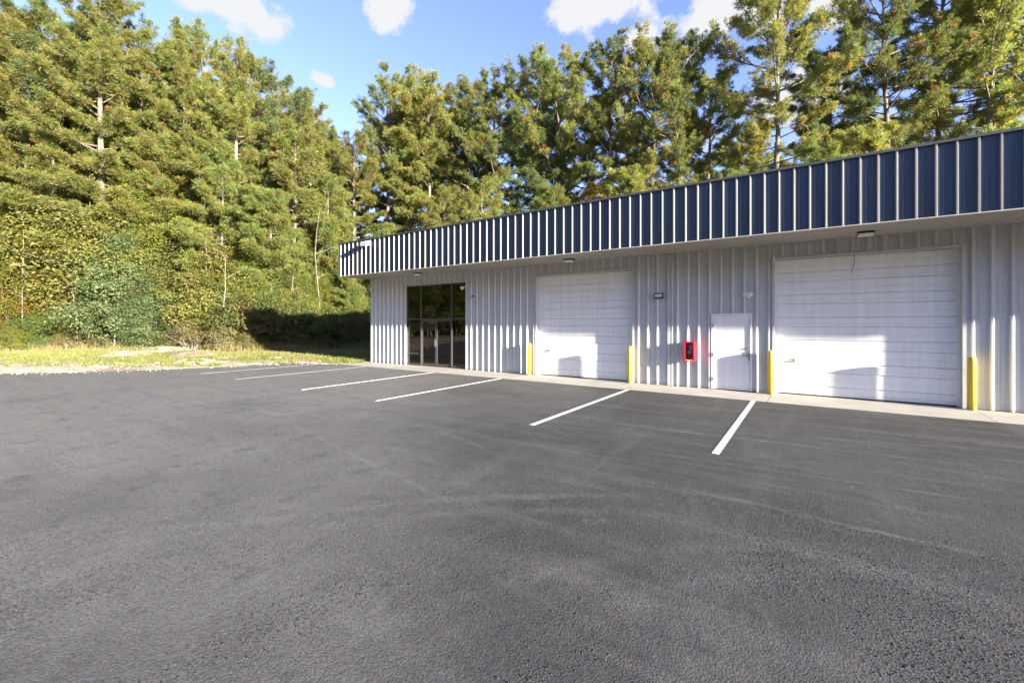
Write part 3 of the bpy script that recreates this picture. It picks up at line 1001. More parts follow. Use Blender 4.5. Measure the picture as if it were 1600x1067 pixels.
MB().box(-0.05, 0.05, -0.0645, -0.0600, 0.20, 0.285).build('label_plate', M['lens'], ex)
MB().box(-0.01, 0.075, -0.0698, -0.0662, 0.31, 0.45).build('inspection_tag', M['tagyellow'], ex)

# bollards
bol_me = MB().lathe((0, 0, 0), [(0.073, -0.05), (0.073, 1.13), (0.070, 1.155), (0.060, 1.176), (0.041, 1.190), (0.014, 1.196)], 28).mesh('bollard', M['yellow'], smooth=True)
for x, y, lab in ((-8.66, 13.83, 'yellow steel bollard at the left jamb of the first overhead door'), (-4.80, 13.80, 'yellow steel bollard at the right jamb of the first overhead door'),
                  (-0.87, 13.83, 'yellow steel bollard between the walk door and the right overhead door'), (3.00, 13.84, 'yellow steel bollard nearest the camera, right of the right overhead door')):
    add('bollard', bol_me, None, (x, y, 0.0), label=lab, cat='bollard', group='yellow bollards guarding the overhead doors')

# ------------------------------------------------------------------ vegetation builders
def tubes(paths, n=6):
    """paths: list of (points (k,3), radii (k,)) -> V,F (quads)"""
    Vs, Fs, off = [], [], 0
    for P, rad in paths:
        P = np.asarray(P, float)
        k = len(P)
        T = np.gradient(P, axis=0)
        T /= np.linalg.norm(T, axis=1)[:, None] + 1e-9
        ref = np.where(np.abs(T[:, 2:3]) > 0.9, np.array([[1.0, 0, 0]]), np.array([[0, 0, 1.0]]))
        A = np.cross(T, ref)
        A /= np.linalg.norm(A, axis=1)[:, None] + 1e-9
        B = np.cross(T, A)
        ang = np.arange(n) * 2 * math.pi / n
        ring = P[:, None, :] + (A[:, None, :] * np.cos(ang)[None, :, None] + B[:, None, :] * np.sin(ang)[None, :, None]) * np.asarray(rad)[:, None, None]
        Vs.append(ring.reshape(-1, 3))
        i = np.arange(k - 1)[:, None] * n
        j = np.arange(n)[None, :]
        j2 = (j + 1) % n
        q = np.stack([i + j, i + j2, i + n + j2, i + n + j], -1).reshape(-1, 4) + off
        Fs.append(q)
        off += k * n
    return np.concatenate(Vs), np.concatenate(Fs)


def norm(v):
    return v / (np.linalg.norm(v, axis=-1, keepdims=True) + 1e-9)


def needle_mesh(name, C, D, size, tint, rng, blades=24, width=0.036):
    """needle tufts: fans of thin blades round centres C pointing along D"""
    n = len(C)
    C = np.repeat(C, blades, 0)
    Dd = np.repeat(D, blades, 0)
    s = np.repeat(size, blades) * rng.uniform(0.7, 1.15, n * blades)
    dirs = norm(Dd * 0.75 + rng.normal(0, 0.62, (n * blades, 3)))
    side = norm(np.cross(dirs, rng.normal(0, 1, (n * blades, 3))))
    w = width * rng.uniform(0.6, 1.2, n * blades)[:, None]
    tip = C + dirs * s[:, None]
    V = np.empty((n * blades, 3, 3))
    V[:, 0] = C + dirs * 0.02
    V[:, 1] = tip - side * w * 0.5
    V[:, 2] = tip + side * w * 0.5
    tc = np.repeat(tint, blades, 0) * rng.uniform(0.85, 1.15, (n * blades, 1))
    tc = np.repeat(tc, 3, 0)
    F = np.arange(n * blades * 3).reshape(-1, 3)
    return mesh_np(name, V.reshape(-1, 3), F, M['needle'], tc)


def make_pine(seed, H, cb, rmax, nbr, dens=1.0, lean=0.0, lowskirt=False, rust=0.02, green=(0.088, 0.100, 0.026), tr=0.19, blades=23, airy=False):
    rng = np.random.default_rng(seed)
    k = 14
    zz = np.linspace(-0.4, H, k)
    wob = np.cumsum(rng.normal(0, 0.05, (k, 2)), 0) + np.outer(zz / H, [lean, lean * 0.4])
    trunk = np.column_stack([wob, zz])
    rad = tr * (1 - np.clip(zz / H, 0, 1)) ** 0.75 + 0.025
    rad[0] *= 1.25
    paths = []

    def at(z):
        return np.array([np.interp(z, zz, trunk[:, 0]), np.interp(z, zz, trunk[:, 1]), z])
    C, D, Sz, T = [], [], [], []
    ga = rng.uniform(0, 6.28)
    for i in range(nbr):
        t = (i + rng.uniform(0, 1)) / nbr
        z = H * (cb + (0.955 - cb) * t ** 0.92)
        if lowskirt:
            prof = np.interp(t, [0, 0.12, 0.4, 0.75, 1.0], [0.85, 1.0, 0.98, 0.80, 0.38])
        else:
            prof = np.interp(t, [0, 0.18, 0.5, 0.8, 1.0], [0.55, 0.85, 1.0, 0.90, 0.42])
        L = rmax * prof * rng.uniform(0.55, 1.15)
        ga += 2.4 + rng.normal(0, 0.35)
        el = R(np.interp(t, [0, 0.4, 0.8, 1], [6, 26, 42, 60] if airy else [-4, 12, 30, 52]) + rng.normal(0, 8))
        h = np.array([math.cos(ga), math.sin(ga), 0])
        lat = np.array([-h[1], h[0], 0])
        b0 = at(min(z, H - 0.05))
        ss = np.linspace(0, 1, 6)
        bend = rng.normal(0, 0.12)
        pts = b0 + np.outer(ss * L * math.cos(el), h) + np.outer(ss ** 2 * L * bend, lat) + np.outer(ss * L * math.sin(el) + 0.16 * L * ss ** 2 - 0.06 * L * ss, [0, 0, 1])
        paths.append((pts, np.linspace(0.022 + 0.011 * L, 0.008, 6)))
        nt = max(3, int(L * (9.0 if airy else 10.5) * dens))
        clump = rng.uniform(0, 1, 3)
        for s in np.sort(1.0 - (1.0 - (0.14 if lowskirt else 0.36 if airy else 0.24)) * rng.uniform(0, 1, nt) ** 1.25):
            p = np.array([np.interp(s, ss, pts[:, a]) for a in range(3)])
            sd = rng.choice([-1, 1])
            tl = rng.uniform(0.25, 0.95) * (1.2 - 0.6 * s) * (0.65 + 0.16 * L)
            td = norm(h * rng.uniform(0.3, 1.0) + lat * sd * rng.uniform(0.2, 1.1) + np.array([0, 0, rng.uniform(-0.1, 1.0) if airy else rng.uniform(0.0, 0.55)]))
            if tl > 0.45:
                paths.append((np.stack([p, p + td * tl]), np.array([0.012, 0.005])))
            isr = rng.uniform() < rust
            yel = rng.uniform(0.85, 1.2)
            for q in range(3):
                f = (0.45, 0.75, 1.0)[q]
                C.append(p + td * tl * f + rng.normal(0, 0.05, 3))
                D.append(norm(td + np.array([0, 0, 0.45])))
                Sz.append(rng.uniform(0.19, 0.32) if airy else rng.uniform(0.24, 0.40))
                if isr:
                    T.append(np.array([0.25, 0.135, 0.03]) * rng.uniform(0.8, 1.2))
                else:
                    T.append(np.array(green) * np.array([yel * rng.uniform(0.9, 1.1), rng.uniform(0.92, 1.1), rng.uniform(0.8, 1.3)]))
    # dead stubs below the crown
    for i in range(6):
        z = H * rng.uniform(0.12, max(0.14, cb))
        a = rng.uniform(0, 6.28)
        b0 = at(z)
        L = rng.uniform(0.5, 1.8)
        paths.append((np.stack([b0, b0 + np.array([math.cos(a) * L, math.sin(a) * L, rng.uniform(-0.1, 0.35) * L])]), np.array([0.03, 0.008])))
    V1, F1 = tubes([(trunk, rad)], 9)
    V2, F2 = tubes(paths, 4)
    tm = mesh_np('trunk', np.concatenate([V1, V2]), np.concatenate([F1, F2 + len(V1)]), M['pinebark'], smooth=True)
    cm = needle_mesh('crown', np.array(C), np.array(D), np.array(Sz), np.array(T), rng, blades)
    return tm, cm, H


def make_shrub(seed, H, rad, nclump, per, leaf, cols, stems=5, base=0.05, upright=False):
    """broadleaf bush or small tree: leaf quads gathered in clumps through the crown"""
    rng = np.random.default_rng(seed)
    C, paths = [], []
    cen = []
    while len(cen) < nclump:
        p = rng.uniform(-1, 1, 3)
        q = np.linalg.norm(p)
        if q > 1 or q < 0.35:
            continue
        cen.append(p)
    cen = np.array(cen)
    cen[:, 2] = base + (1 - base) * (cen[:, 2] * 0.5 + 0.5) * 0.94
    shape = np.interp(cen[:, 2], [0, 0.25, 0.6, 1.0], [0.75, 1.0, 0.9, 0.5]) if not upright else np.interp(cen[:, 2], [0, 0.3, 0.6, 1.0], [0.7, 1.0, 0.75, 0.25])
    lump = 1 + 0.22 * np.sin(np.arctan2(cen[:, 1], cen[:, 0]) * 3 + rng.uniform(0, 6)) + rng.normal(0, 0.08, nclump)
    cen[:, 0] *= rad * shape * lump
    cen[:, 1] *= rad * shape * lump
    cen[:, 2] *= H
    cr = rng.uniform(0.45, 1.15, nclump) * (0.24 * rad + 0.14)
    n = nclump * per
    cc = np.repeat(cen, per, 0)
    rr_ = np.repeat(cr, per)
    d = norm(rng.normal(0, 1, (n, 3)) + np.array([0, 0, 0.45]))
    out = norm(cc * np.array([1, 1, 0.4]) + np.array([0, 0, 0.01]))
    pos = cc + d * (rr_ * rng.uniform(0.62, 1.08, n))[:, None] * np.array([1.15, 1.15, 0.8])
    pos[:, 2] = np.maximum(pos[:, 2], 0.03)
    nrm = norm(d * 0.5 + out * 0.35 + np.array([0, 0, 0.45]) + rng.normal(0, 0.45, (n, 3)))
    a = norm(np.cross(nrm, rng.normal(0, 1, (n, 3))))
    b = np.cross(nrm, a)
    sz = leaf * rng.uniform(0.6, 1.25, n)[:, None]
    V = np.empty((n, 4, 3))
    V[:, 0] = pos - a * sz * 0.6
    V[:, 1] = pos - b * sz * 0.38 + nrm * sz * 0.08
    V[:, 2] = pos + a * sz * 0.6
    V[:, 3] = pos + b * sz * 0.38 + nrm * sz * 0.08
    cols = np.array(cols)
    ci = rng.integers(0, len(cols), nclump)
    tint = np.repeat(cols[ci] * rng.uniform(0.85, 1.15, (nclump, 1)), per, 0)
    sw = rng.uniform(0, 1, n) < 0.25
    tint[sw] = cols[rng.integers(0, len(cols), sw.sum())]
    tint = tint * rng.uniform(0.8, 1.2, (n, 1))
    lm = mesh_np('foliage', V.reshape(-1, 3), np.arange(n * 4).reshape(-1, 4), M['leaf'], np.repeat(tint, 4, 0))
    for i in range(stems):
        an = rng.uniform(0, 6.28)
        tgt = cen[rng.integers(0, nclump)]
        p0 = np.array([math.cos(an), math.sin(an), 0]) * rng.uniform(0, 0.18) * rad
        p0[2] = -0.2
        mid = (p0 * 0.6 + tgt * 0.4) + np.array([0, 0, 0.12 * H])
        paths.append((np.stack([p0, (p0 + mid) / 2, mid, tgt]), np.array([0.03, 0.026, 0.02, 0.008]) * (0.5 + H * 0.14)))
    sub = rng.choice(nclump, min(nclump, 26), replace=False)
    for i in sub:
        p0 = paths[rng.integers(0, stems)][0][2]
        paths.append((np.stack([p0, (p0 + cen[i]) / 2 + rng.normal(0, 0.1, 3), cen[i]]), np.array([0.016, 0.012, 0.005]) * (0.5 + H * 0.1)))
    SV, SF = tubes(paths, 5)
    sm = mesh_np('stem', SV, SF, M['stem'], smooth=True)
    return sm, lm, H


def place(name, parts, proto, x, y, hgt, rz, label, cat, group=None, wide=1.0):
    tm, cm, H = proto
    z = float(ground_z(np.array([[x, y]]))[0])
    s = hgt / H
    o = add(name, None, None, (x, y, z), rz, label=label, cat=cat, group=group)
    o.scale = (s * wide, s * wide, s)
    add(parts[0], tm, o)
    add(parts[1], cm, o)
    return o


# ------------------------------------------------------------------ pines
LIT = (0.180, 0.188, 0.050)
DEEP = (0.128, 0.148, 0.046)
PINE = {
    'edge': make_pine(11, 26, 0.22, 4.9, 58, 1.05, 0.4, True, 0.003, LIT, 0.27),
    'edge2': make_pine(12, 25, 0.20, 4.6, 56, 1.05, -0.5, True, 0.004, LIT, 0.25),
    'full': make_pine(13, 25, 0.36, 4.6, 50, 1.05, 0.3, False, 0.012, LIT, 0.24),
    'full2': make_pine(14, 24, 0.40, 4.2, 46, 1.0, -0.4, False, 0.03, LIT, 0.23),
    'open': make_pine(15, 25, 0.50, 5.0, 50, 0.95, 0.6, False, 0.035, LIT, 0.24, airy=True),
    'open2': make_pine(16, 25, 0.48, 4.8, 46, 0.9, -0.5, False, 0.03, DEEP, 0.24, airy=True),
    'thin': make_pine(17, 23, 0.50, 3.3, 44, 1.0, 0.4, False, 0.03, DEEP, 0.20, airy=True),
    'tall': make_pine(19, 26, 0.52, 4.8, 46, 1.0, 0.8, False, 0.01, (0.155, 0.170, 0.048), 0.26, airy=True),
    'blue': make_pine(20, 25, 0.34, 4.3, 46, 1.0, -0.3, False, 0.0, (0.112, 0.142, 0.052), 0.25),
    'young': make_pine(18, 14, 0.06, 3.0, 52, 1.05, 0.1, True, 0.004, (0.160, 0.176, 0.046), 0.14),
}
rp = random.Random(21)
front = [
    # px, depth, top row, kind, label
    (-70, 36, 30, 'edge', 'tall pine at the far left edge of the picture'),
    (35, 37, 15, 'edge2', 'leftmost tall pine standing above the yellow leaning sapling'),
    (105, 39, 22, 'blue', 'pine second from the left, slightly lower than its neighbours'),
    (168, 36, -6, 'edge', 'tallest pine on the left, its pale trunk showing at mid height'),
    (232, 40, 52, 'tall', 'pine just right of the tallest left pine'),
    (290, 38, 66, 'edge2', 'bushy pine with a tufted top under the left cloud'),
    (335, 42, 70, 'tall', 'slender pine whose bare tip stands under the left cloud'),
    (376, 36, 86, 'edge', 'broad pine with pale trunk above the shaded thicket'),
    (432, 38, 112, 'blue', 'pine left of the small white cloud scrap'),
    (486, 39, 150, 'edge2', 'lower pine beside the gap of sky left of the building'),
    (555, 42, 215, 'full2', 'short pine standing in the sky gap above the fascia end'),
    (598, 45, 132, 'tall', 'pine with bare lower trunk behind the left end of the fascia'),
    (640, 46, 120, 'edge2', 'full rounded pine above the glass entrance'),
    (674, 43.5, 136, 'full2', 'pine with a pale straight trunk just above the roof over the glass entrance'),
    (722, 44, 134, 'tall', 'rounded pine between the glass entrance and the first overhead door'),
    (780, 42.5, 142, 'open2', 'shaded pine above the left jamb of the first overhead door'),
    (832, 41.5, 116, 'blue', 'narrow pine above the first overhead door'),
    (880, 40.5, 92, 'open', 'green pine with pointed top above the first overhead door'),
    (955, 38.5, 70, 'thin', 'slim sunlit pine left of the bright cloud'),
    (1012, 37, 86, 'open', 'rust-flecked pine under the bright cloud'),
    (1062, 36, 64, 'open2', 'dark pointed pine in front of the bright cloud'),
    (1105, 38, 120, 'thin', 'dark lower pine right of the pointed dark pine'),
    (1205, 33.5, -2, 'open', 'large sunlit pine above the walk door, its trunk meeting the roofline'),
    (1290, 35, 70, 'blue', 'small pine leaning right beside the large sunlit pine'),
    (1388, 32, -30, 'open2', 'dark-trunked pine above the right overhead door'),
    (1452, 34, -40, 'tall', 'dense pine above the right bollard'),
    (1530, 31.5, -60, 'open', 'pine near the top right corner'),
    (1625, 31, -50, 'open', 'pine cut by the right edge of the picture'),
]
for px, d, top, kind, lab in front:
    x, y = px_ground(px, d)
    place('pine_tree', ('trunk', 'crown'), PINE[kind], x, y, px_height(top, d), rp.uniform(0, 6.28), lab, 'tree', 'pines along the edge of the wood', rp.uniform(0.9, 1.1))
young = [(1145, 27.5, 275, 'young pine peeping over the roof above the walk door'), (1282, 28, 238, 'young pine tips over the roof right of the large sunlit pine'), (1072, 31, 300, 'young pine showing over the roof left of the walk door'),
         (985, 33, 268, 'yellowish young pine over the roof right of the first overhead door'), (700, 35.5, 300, 'young pine above the fascia over the glass entrance'), (760, 36, 288, 'young pine above the fascia right of the glass entrance'),
         (455, 36, 205, 'young pine filling the gap left of the fascia'), (520, 37, 285, 'young pine touching the left end of the fascia'), (340, 34, 235, 'sunlit young pine in front of the broad pine trunk'),
         (245, 36.5, 225, 'young pine below the tufted top pine'), (80, 35, 200, 'young pine in the left part of the wood'), (610, 37, 372, 'low young pine just over the left fascia'), (860, 35, 300, 'young pine over the roof above the first overhead door'),
         (545, 35.5, 420, 'low young pine beside the building corner'), (1350, 28.5, 205, 'young pine beside the dark-trunked pine'), (420, 33.5, 300, 'pale green young pine above the shaded thicket')]
for px, d, top, lab in young:
    x, y = px_ground(px, d)
    place('young_pine', ('trunk', 'crown'), PINE['young'], x, y, px_height(top, d), rp.uniform(0, 6.28), lab, 'tree', 'young pines under the tall ones', rp.uniform(0.8, 1.15))
BACKLAB = 'dim pine standing deep in the wood behind the front row'
for i in range(64):
    px = -260 + i * 33 + rp.uniform(-14, 14)
    if px > 1150:
        break
    if px > 740 and i % 2:
        continue
    base = np.interp(px, [-300, 0, 180, 320, 480, 540, 640, 760, 880, 1060, 1200], [60, 55, 50, 110, 165, 245, 160, 180, 150, 170, 220])
    d = np.interp(px, [-300, 600, 1200], [44, 49, 44]) + rp.uniform(0, 9)
    x, y = px_ground(px, d)
    place('pine_tree', ('trunk', 'crown'), PINE[rp.choice(['full', 'full2', 'open2', 'thin', 'edge2', 'edge'] if px < 560 else ['full2', 'open2', 'thin', 'full'])], x, y, px_height(base + rp.uniform(5, 60), d), rp.uniform(0, 6.28), BACKLAB, 'tree', 'pines deep in the wood', rp.uniform(0.9, 1.15))
for i in range(5):      # open wood behind the right half: sky shows between
    px = 1170 + i * 95 + rp.uniform(-20, 20)
    d = 47 + rp.uniform(0, 10)
    x, y = px_ground(px, d)
    place('pine_tree', ('trunk', 'crown'), PINE[rp.choice(['thin', 'open2', 'full2'])], x, y, px_height(150 + rp.uniform(-10, 60), d), rp.uniform(0, 6.28), BACKLAB, 'tree', 'pines deep in the wood', rp.uniform(0.9, 1.1))
for i in range(26):     # the wood goes on past the left edge; the entrance glass mirrors it
    u = i / 25
    x, y = -74 + 52 * u + rp.uniform(-2, 2) - (i % 2) * 4, 2 - 70 * u + rp.uniform(-2, 2) - (i % 2) * 4
    place('pine_tree', ('trunk', 'crown'), PINE[rp.choice(['edge', 'edge2'])], x, y, rp.uniform(24, 29), rp.uniform(0, 6.28), 'distant pine across the field, mirrored in the entrance glass', 'tree', 'pines across the field', 1.3)
    bx_ = -52 + i * 4.6 + rp.uniform(-1.2, 1.2)     # and on round behind the camera, south of the lot
    place('pine_tree', ('trunk', 'crown'), PINE[('edge', 'edge2')[i % 2]], bx_, -42 - (i % 3) * 3.0, rp.uniform(17, 21), rp.uniform(0, 6.28), 'tall pine of the belt south of the lot, behind the camera', 'tree', 'pine belt behind the camera', 1.35)
    place('young_pine', ('trunk', 'crown'), PINE['young'], bx_ + 2.2, -38.5, rp.uniform(9, 12), rp.uniform(0, 6.28), 'young pine of the belt south of the lot, behind the camera', 'tree', 'young pines behind the camera', 1.6)
    if i % 2:
        place('young_pine', ('trunk', 'crown'), PINE['young'], x + 5, y + 4, rp.uniform(9, 13), rp.uniform(0, 6.28), 'low young pine across the field, mirrored in the entrance glass', 'tree', 'young pines across the field', 1.7)

# ------------------------------------------------------------------ thicket
YG = [(0.170, 0.178, 0.032), (0.145, 0.168, 0.034), (0.120, 0.150, 0.034), (0.185, 0.178, 0.034)]
GR = [(0.100, 0.142, 0.036), (0.116, 0.152, 0.038), (0.084, 0.124, 0.034)]
BL = [(0.110, 0.148, 0.060), (0.128, 0.166, 0.072), (0.092, 0.130, 0.054)]
OR = [(0.165, 0.115, 0.018), (0.190, 0.095, 0.020), (0.130, 0.120, 0.020), (0.110, 0.115, 0.022), (0.15, 0.135, 0.02)]
OL = [(0.145, 0.145, 0.036), (0.160, 0.140, 0.040), (0.135, 0.150, 0.038), (0.115, 0.135, 0.036)]
DRY = [(0.24, 0.19, 0.10), (0.19, 0.16, 0.075), (0.17, 0.155, 0.06)]
SHR = {
    'yg': make_shrub(31, 4, 2.2, 75, 210, 0.095, YG),
    'yg2': make_shrub(32, 8, 2.7, 85, 520, 0.072, YG, 6, 0.02),
    'gr': make_shrub(33, 4, 2.1, 75, 210, 0.095, GR),
    'gr2': make_shrub(34, 8, 2.6, 85, 520, 0.072, GR + YG[:2], 6, 0.02),
    'bl': make_shrub(35, 7.2, 2.7, 130, 230, 0.10, BL, 5, 0.0, True),
    'or': make_shrub(36, 7, 2.4, 80, 500, 0.072, OR, 6, 0.02),
    'ol': make_shrub(37, 5, 2.4, 75, 440, 0.074, OL, 6),
    'dry': make_shrub(38, 2, 1.4, 36, 110, 0.075, DRY, 14),
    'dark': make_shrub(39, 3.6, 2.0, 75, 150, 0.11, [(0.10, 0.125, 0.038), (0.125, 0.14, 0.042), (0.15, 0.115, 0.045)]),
}


def dfront(px):
    return float(np.interp(px, [-60, 0, 100, 200, 300, 365, 450, 560, 640], [31, 31.5, 33, 33.5, 32, 29.6, 31.5, 34, 36]))


rs = random.Random(77)
thicket = [
    # px, depth behind rim, height, kind, label
    (192, -0.5, 9.0, 'bl', 'blue-green broadleaf tree standing out in front of the left thicket'),
    (240, -0.4, 5.6, 'bl', 'smaller blue-green broadleaf tree leaning on the larger one'),
    (20, 2.2, 8.4, 'or', 'yellow and orange tinged tree at the far left of the thicket'),
    (-30, 3.0, 8.2, 'or', 'yellowing tree cut by the left edge of the picture'),
    (72, 2.6, 7.6, 'or', 'yellowing tree behind the leaning bare sapling'),
    (300, -1.6, 2.0, 'dry', 'dry tan bush beside the dirt mound'),
    (322, 0.2, 2.6, 'yg', 'bright yellow-green bush at the left end of the shaded thicket'),
    (350, -0.3, 1.9, 'dry', 'tan dried brush where the thicket shade begins'),
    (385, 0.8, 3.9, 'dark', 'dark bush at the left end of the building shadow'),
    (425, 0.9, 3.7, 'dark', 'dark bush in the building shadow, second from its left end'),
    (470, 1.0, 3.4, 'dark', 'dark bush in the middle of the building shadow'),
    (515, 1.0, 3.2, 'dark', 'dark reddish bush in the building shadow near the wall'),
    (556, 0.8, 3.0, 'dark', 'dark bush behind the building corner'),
    (5, 0.5, 2.3, 'ol', 'olive bush at the far left of the thicket foot'),
    (60, 0.6, 3.0, 'gr', 'green bush at the thicket foot under the yellowing trees'),
    (112, 0.4, 2.6, 'ol', 'olive bush left of the blue-green tree'),
    (262, 0.2, 2.2, 'gr', 'low green bush right of the blue-green tree'),
    (275, 2.2, 6.5, 'ol', 'olive vine-hung tree right of the blue-green tree'),
    (310, 2.4, 7.6, 'ol', 'brown-tinged tree in the middle of the thicket'),
    (352, 2.4, 6.8, 'yg2', 'yellow-green tree above the left end of the building shadow'),
    (400, 2.6, 7.4, 'yg2', 'yellow-green tree above the building shadow'),
    (448, 2.6, 6.6, 'gr2', 'light green tree above the building shadow'),
    (498, 2.4, 5.8, 'yg2', 'yellow-green tree left of the fascia end'),
    (548, 2.2, 5.2, 'gr2', 'light green tree under the fascia end'),
    (130, 3.0, 8.6, 'gr2', 'green vine-covered tree behind the blue-green tree'),
]
for px, off, hgt, kind, lab in thicket:
    d = dfront(px) + off
    x, y = px_ground(px, d)
    nm = 'bush' if hgt < 4.2 else 'broadleaf_tree'
    place(nm, ('stem', 'foliage') if nm == 'bush' else ('trunk', 'crown'), SHR[kind], x, y, hgt, rs.uniform(0, 6.28), lab, 'bush' if nm == 'bush' else 'tree', 'thicket at the edge of the wood', rs.uniform(0.95, 1.15))
VINE = 'vine-covered tree filling the thicket between the front bushes and the pines'
for i in range(34):
    px = -80 + i * 20.5 + rs.uniform(-8, 8)
    d = dfront(px) + rs.uniform(3.4, 6.8)
    top = np.interp(px, [-80, 0, 150, 250, 330, 450, 560, 640], [250, 255, 258, 268, 330, 345, 395, 420]) + rs.uniform(-14, 34)
    kind = rs.choice(['or', 'yg2', 'gr2', 'or'] if px < 90 else ['yg2', 'gr2', 'yg2', 'ol'])
    x, y = px_ground(px, d)
    place('broadleaf_tree', ('trunk', 'crown'), SHR[kind], x, y, px_height(top, d), rs.uniform(0, 6.28), VINE, 'tree', 'vine-covered trees in the thicket', rs.uniform(0.85, 1.05))
LOWB = 'low scrubby bush along the foot of the thicket'
for i in range(22):
    px = -40 + i * 28 + rs.uniform(-10, 10)
    d = dfront(px) + rs.uniform(-0.6, 0.5)
    x, y = px_ground(px, d)
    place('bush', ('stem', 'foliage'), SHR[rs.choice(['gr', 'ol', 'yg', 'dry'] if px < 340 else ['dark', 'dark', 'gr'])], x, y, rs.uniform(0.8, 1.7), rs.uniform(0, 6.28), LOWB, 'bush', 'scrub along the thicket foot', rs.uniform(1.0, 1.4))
for i, (px, d, top) in enumerate([(600, 39, 340), (660, 40, 345), (735, 40, 330), (800, 40, 310), (860, 39, 285), (930, 38, 270), (1010, 37, 262), (1085, 36, 268)]):
    x, y = px_ground(px, d)
    place('broadleaf_tree', ('trunk', 'crown'), SHR[('gr2', 'yg2', 'gr2', 'gr2', 'gr2', 'or', 'or', 'gr2')[i]], x, y, px_height(top, d), rs.uniform(0, 6.28), 'leafy understorey tree just showing over the metal roof', 'tree', 'understorey trees behind the building', rs.uniform(0.8, 1.0))

for i in range(24):     # scrub under the far pines, seen only in the entrance glass
    u = i / 23
    place('broadleaf_tree', ('trunk', 'crown'), SHR[('gr2', 'yg2')[i % 2]], -66 + 50 * u, 2 - 66 * u, rs.uniform(9, 12), rs.uniform(0, 6.28), 'leafy tree across the field, mirrored in the entrance glass', 'tree', 'leafy trees across the field', 1.2)

# leaning bare sapling on the left
x, y = px_ground(92, dfront(92) + 1.3)
q = [px_height(v, dfront(92)) for v in (430, 400, 365, 330, 300)]
w_ = [(u - 92) * dfront(92) / CAM_F for u in (92, 68, 58, 55, 55)]
pts = [(cth * w_[0], sth * w_[0], -0.1)] + [(cth * a, sth * a, b) for a, b in zip(w_, q)]
br = [(pts[3], (pts[3][0] - 1.0, pts[3][1] - 0.6, pts[3][2] + 0.6)), (pts[2], (pts[2][0] + 0.9, pts[2][1] + 0.3, pts[2][2] + 0.8)), (pts[4], (pts[4][0] - 0.5, pts[4][1] - 0.2, pts[4][2] + 0.9))]
Vt, Ft = tubes([(np.array(pts), np.array([0.06, 0.055, 0.05, 0.045, 0.035, 0.02]))] + [(np.array(b), np.array([0.025, 0.008])) for b in br], 7)
add('sapling', mesh_np('sapling', Vt, Ft, M['stem'], smooth=True), None, (x, y, 0), label='bare pale sapling leaning in front of the yellowing trees', cat='sapling')

for i, (px, off, top, lab) in enumerate([(148, 3.2, 262, 'thin bare stem rising left of the blue-green tree'), (205, 3.6, 300, 'thin bare stem rising behind the blue-green tree'), (318, 2.0, 395, 'thin bare stem above the dry tan bush'),
                                         (362, 2.2, 402, 'thin bare stem above the left end of the building shadow'), (455, 2.4, 412, 'thin bare stem above the middle of the building shadow'), (30, 2.0, 330, 'thin bare stem at the far left of the thicket'),
                                         (122, 1.0, 420, 'short bare stem left of the blue-green tree'), (500, 3.2, 330, 'thin bare stem close to the fascia end')]):
    d = dfront(px) + off - 1.6
    x, y = px_ground(px, d)
    H_ = px_height(top, d)
    rq = np.random.default_rng(300 + i)
    zz_ = np.linspace(-0.1, H_, 7)
    ax_ = np.column_stack([np.cumsum(rq.normal(0, 0.13, 7)), np.cumsum(rq.normal(0, 0.13, 7)), zz_])
    pth = [(ax_, np.linspace(0.05, 0.012, 7))]
    for k_ in range(7):
        b0 = ax_[2 + k_ % 4] + (ax_[3 + k_ % 4] - ax_[2 + k_ % 4]) * rq.uniform(0, 1)
        dv = norm(np.array([rq.normal(), rq.normal(), rq.uniform(0.4, 1.2)])) * rq.uniform(0.6, 1.6)
        pth.append((np.stack([b0, b0 + dv * 0.5 + rq.normal(0, 0.06, 3), b0 + dv]), np.array([0.02, 0.013, 0.004])))
    Vt, Ft = tubes(pth, 5)
    add('bare_stem', mesh_np('bare_stem', Vt, Ft, M['stem'], smooth=True), None, (x, y, 0), label=lab, cat='sapling', group='bare stems in the thicket')

# ------------------------------------------------------------------ grass, weeds, litter
def blades(name, P, hgt, wid, cols, rng, label, cat='grass', lean=0.5):
    n = len(P)
    z = ground_z(P) - 0.01
    base = np.column_stack([P, z])
    a = rng.uniform(0, 6.28, n)
    side = np.column_stack([np.cos(a), np.sin(a), np.zeros(n)])
    up = norm(np.column_stack([rng.normal(0, lean, n), rng.normal(0, lean, n), np.ones(n)]))
    hh = hgt[:, None]
    w = wid * rng.uniform(0.7, 1.3, n)[:, None]
    V = np.empty((n, 3, 3))
    V[:, 0] = base - side * w
    V[:, 1] = base + side * w
    V[:, 2] = base + up * hh
    cols = np.array(cols)
    t_ = cols[rng.integers(0, len(cols), n)] * rng.uniform(0.8, 1.2, (n, 1))
    me = mesh_np(name, V.reshape(-1, 3), np.arange(n * 3).reshape(-1, 3), M['grass'], np.repeat(t_, 3, 0))
    return add(name, me, label=label, cat=cat, kind='stuff')


rg = np.random.default_rng(9)


def field_points(n, dmin, dmax, pmin=-60, pmax=600):
    px = rg.uniform(pmin, pmax, n)
    d = np.sqrt(rg.uniform(dmin ** 2, dmax ** 2, n))
    a = (px - 800) / CAM_F
    P = np.stack([d * (-sth + a * cth), d * (cth + a * sth)], 1)
    keep = ~inside_paving(P)
    return P[keep], px[keep], d[keep]


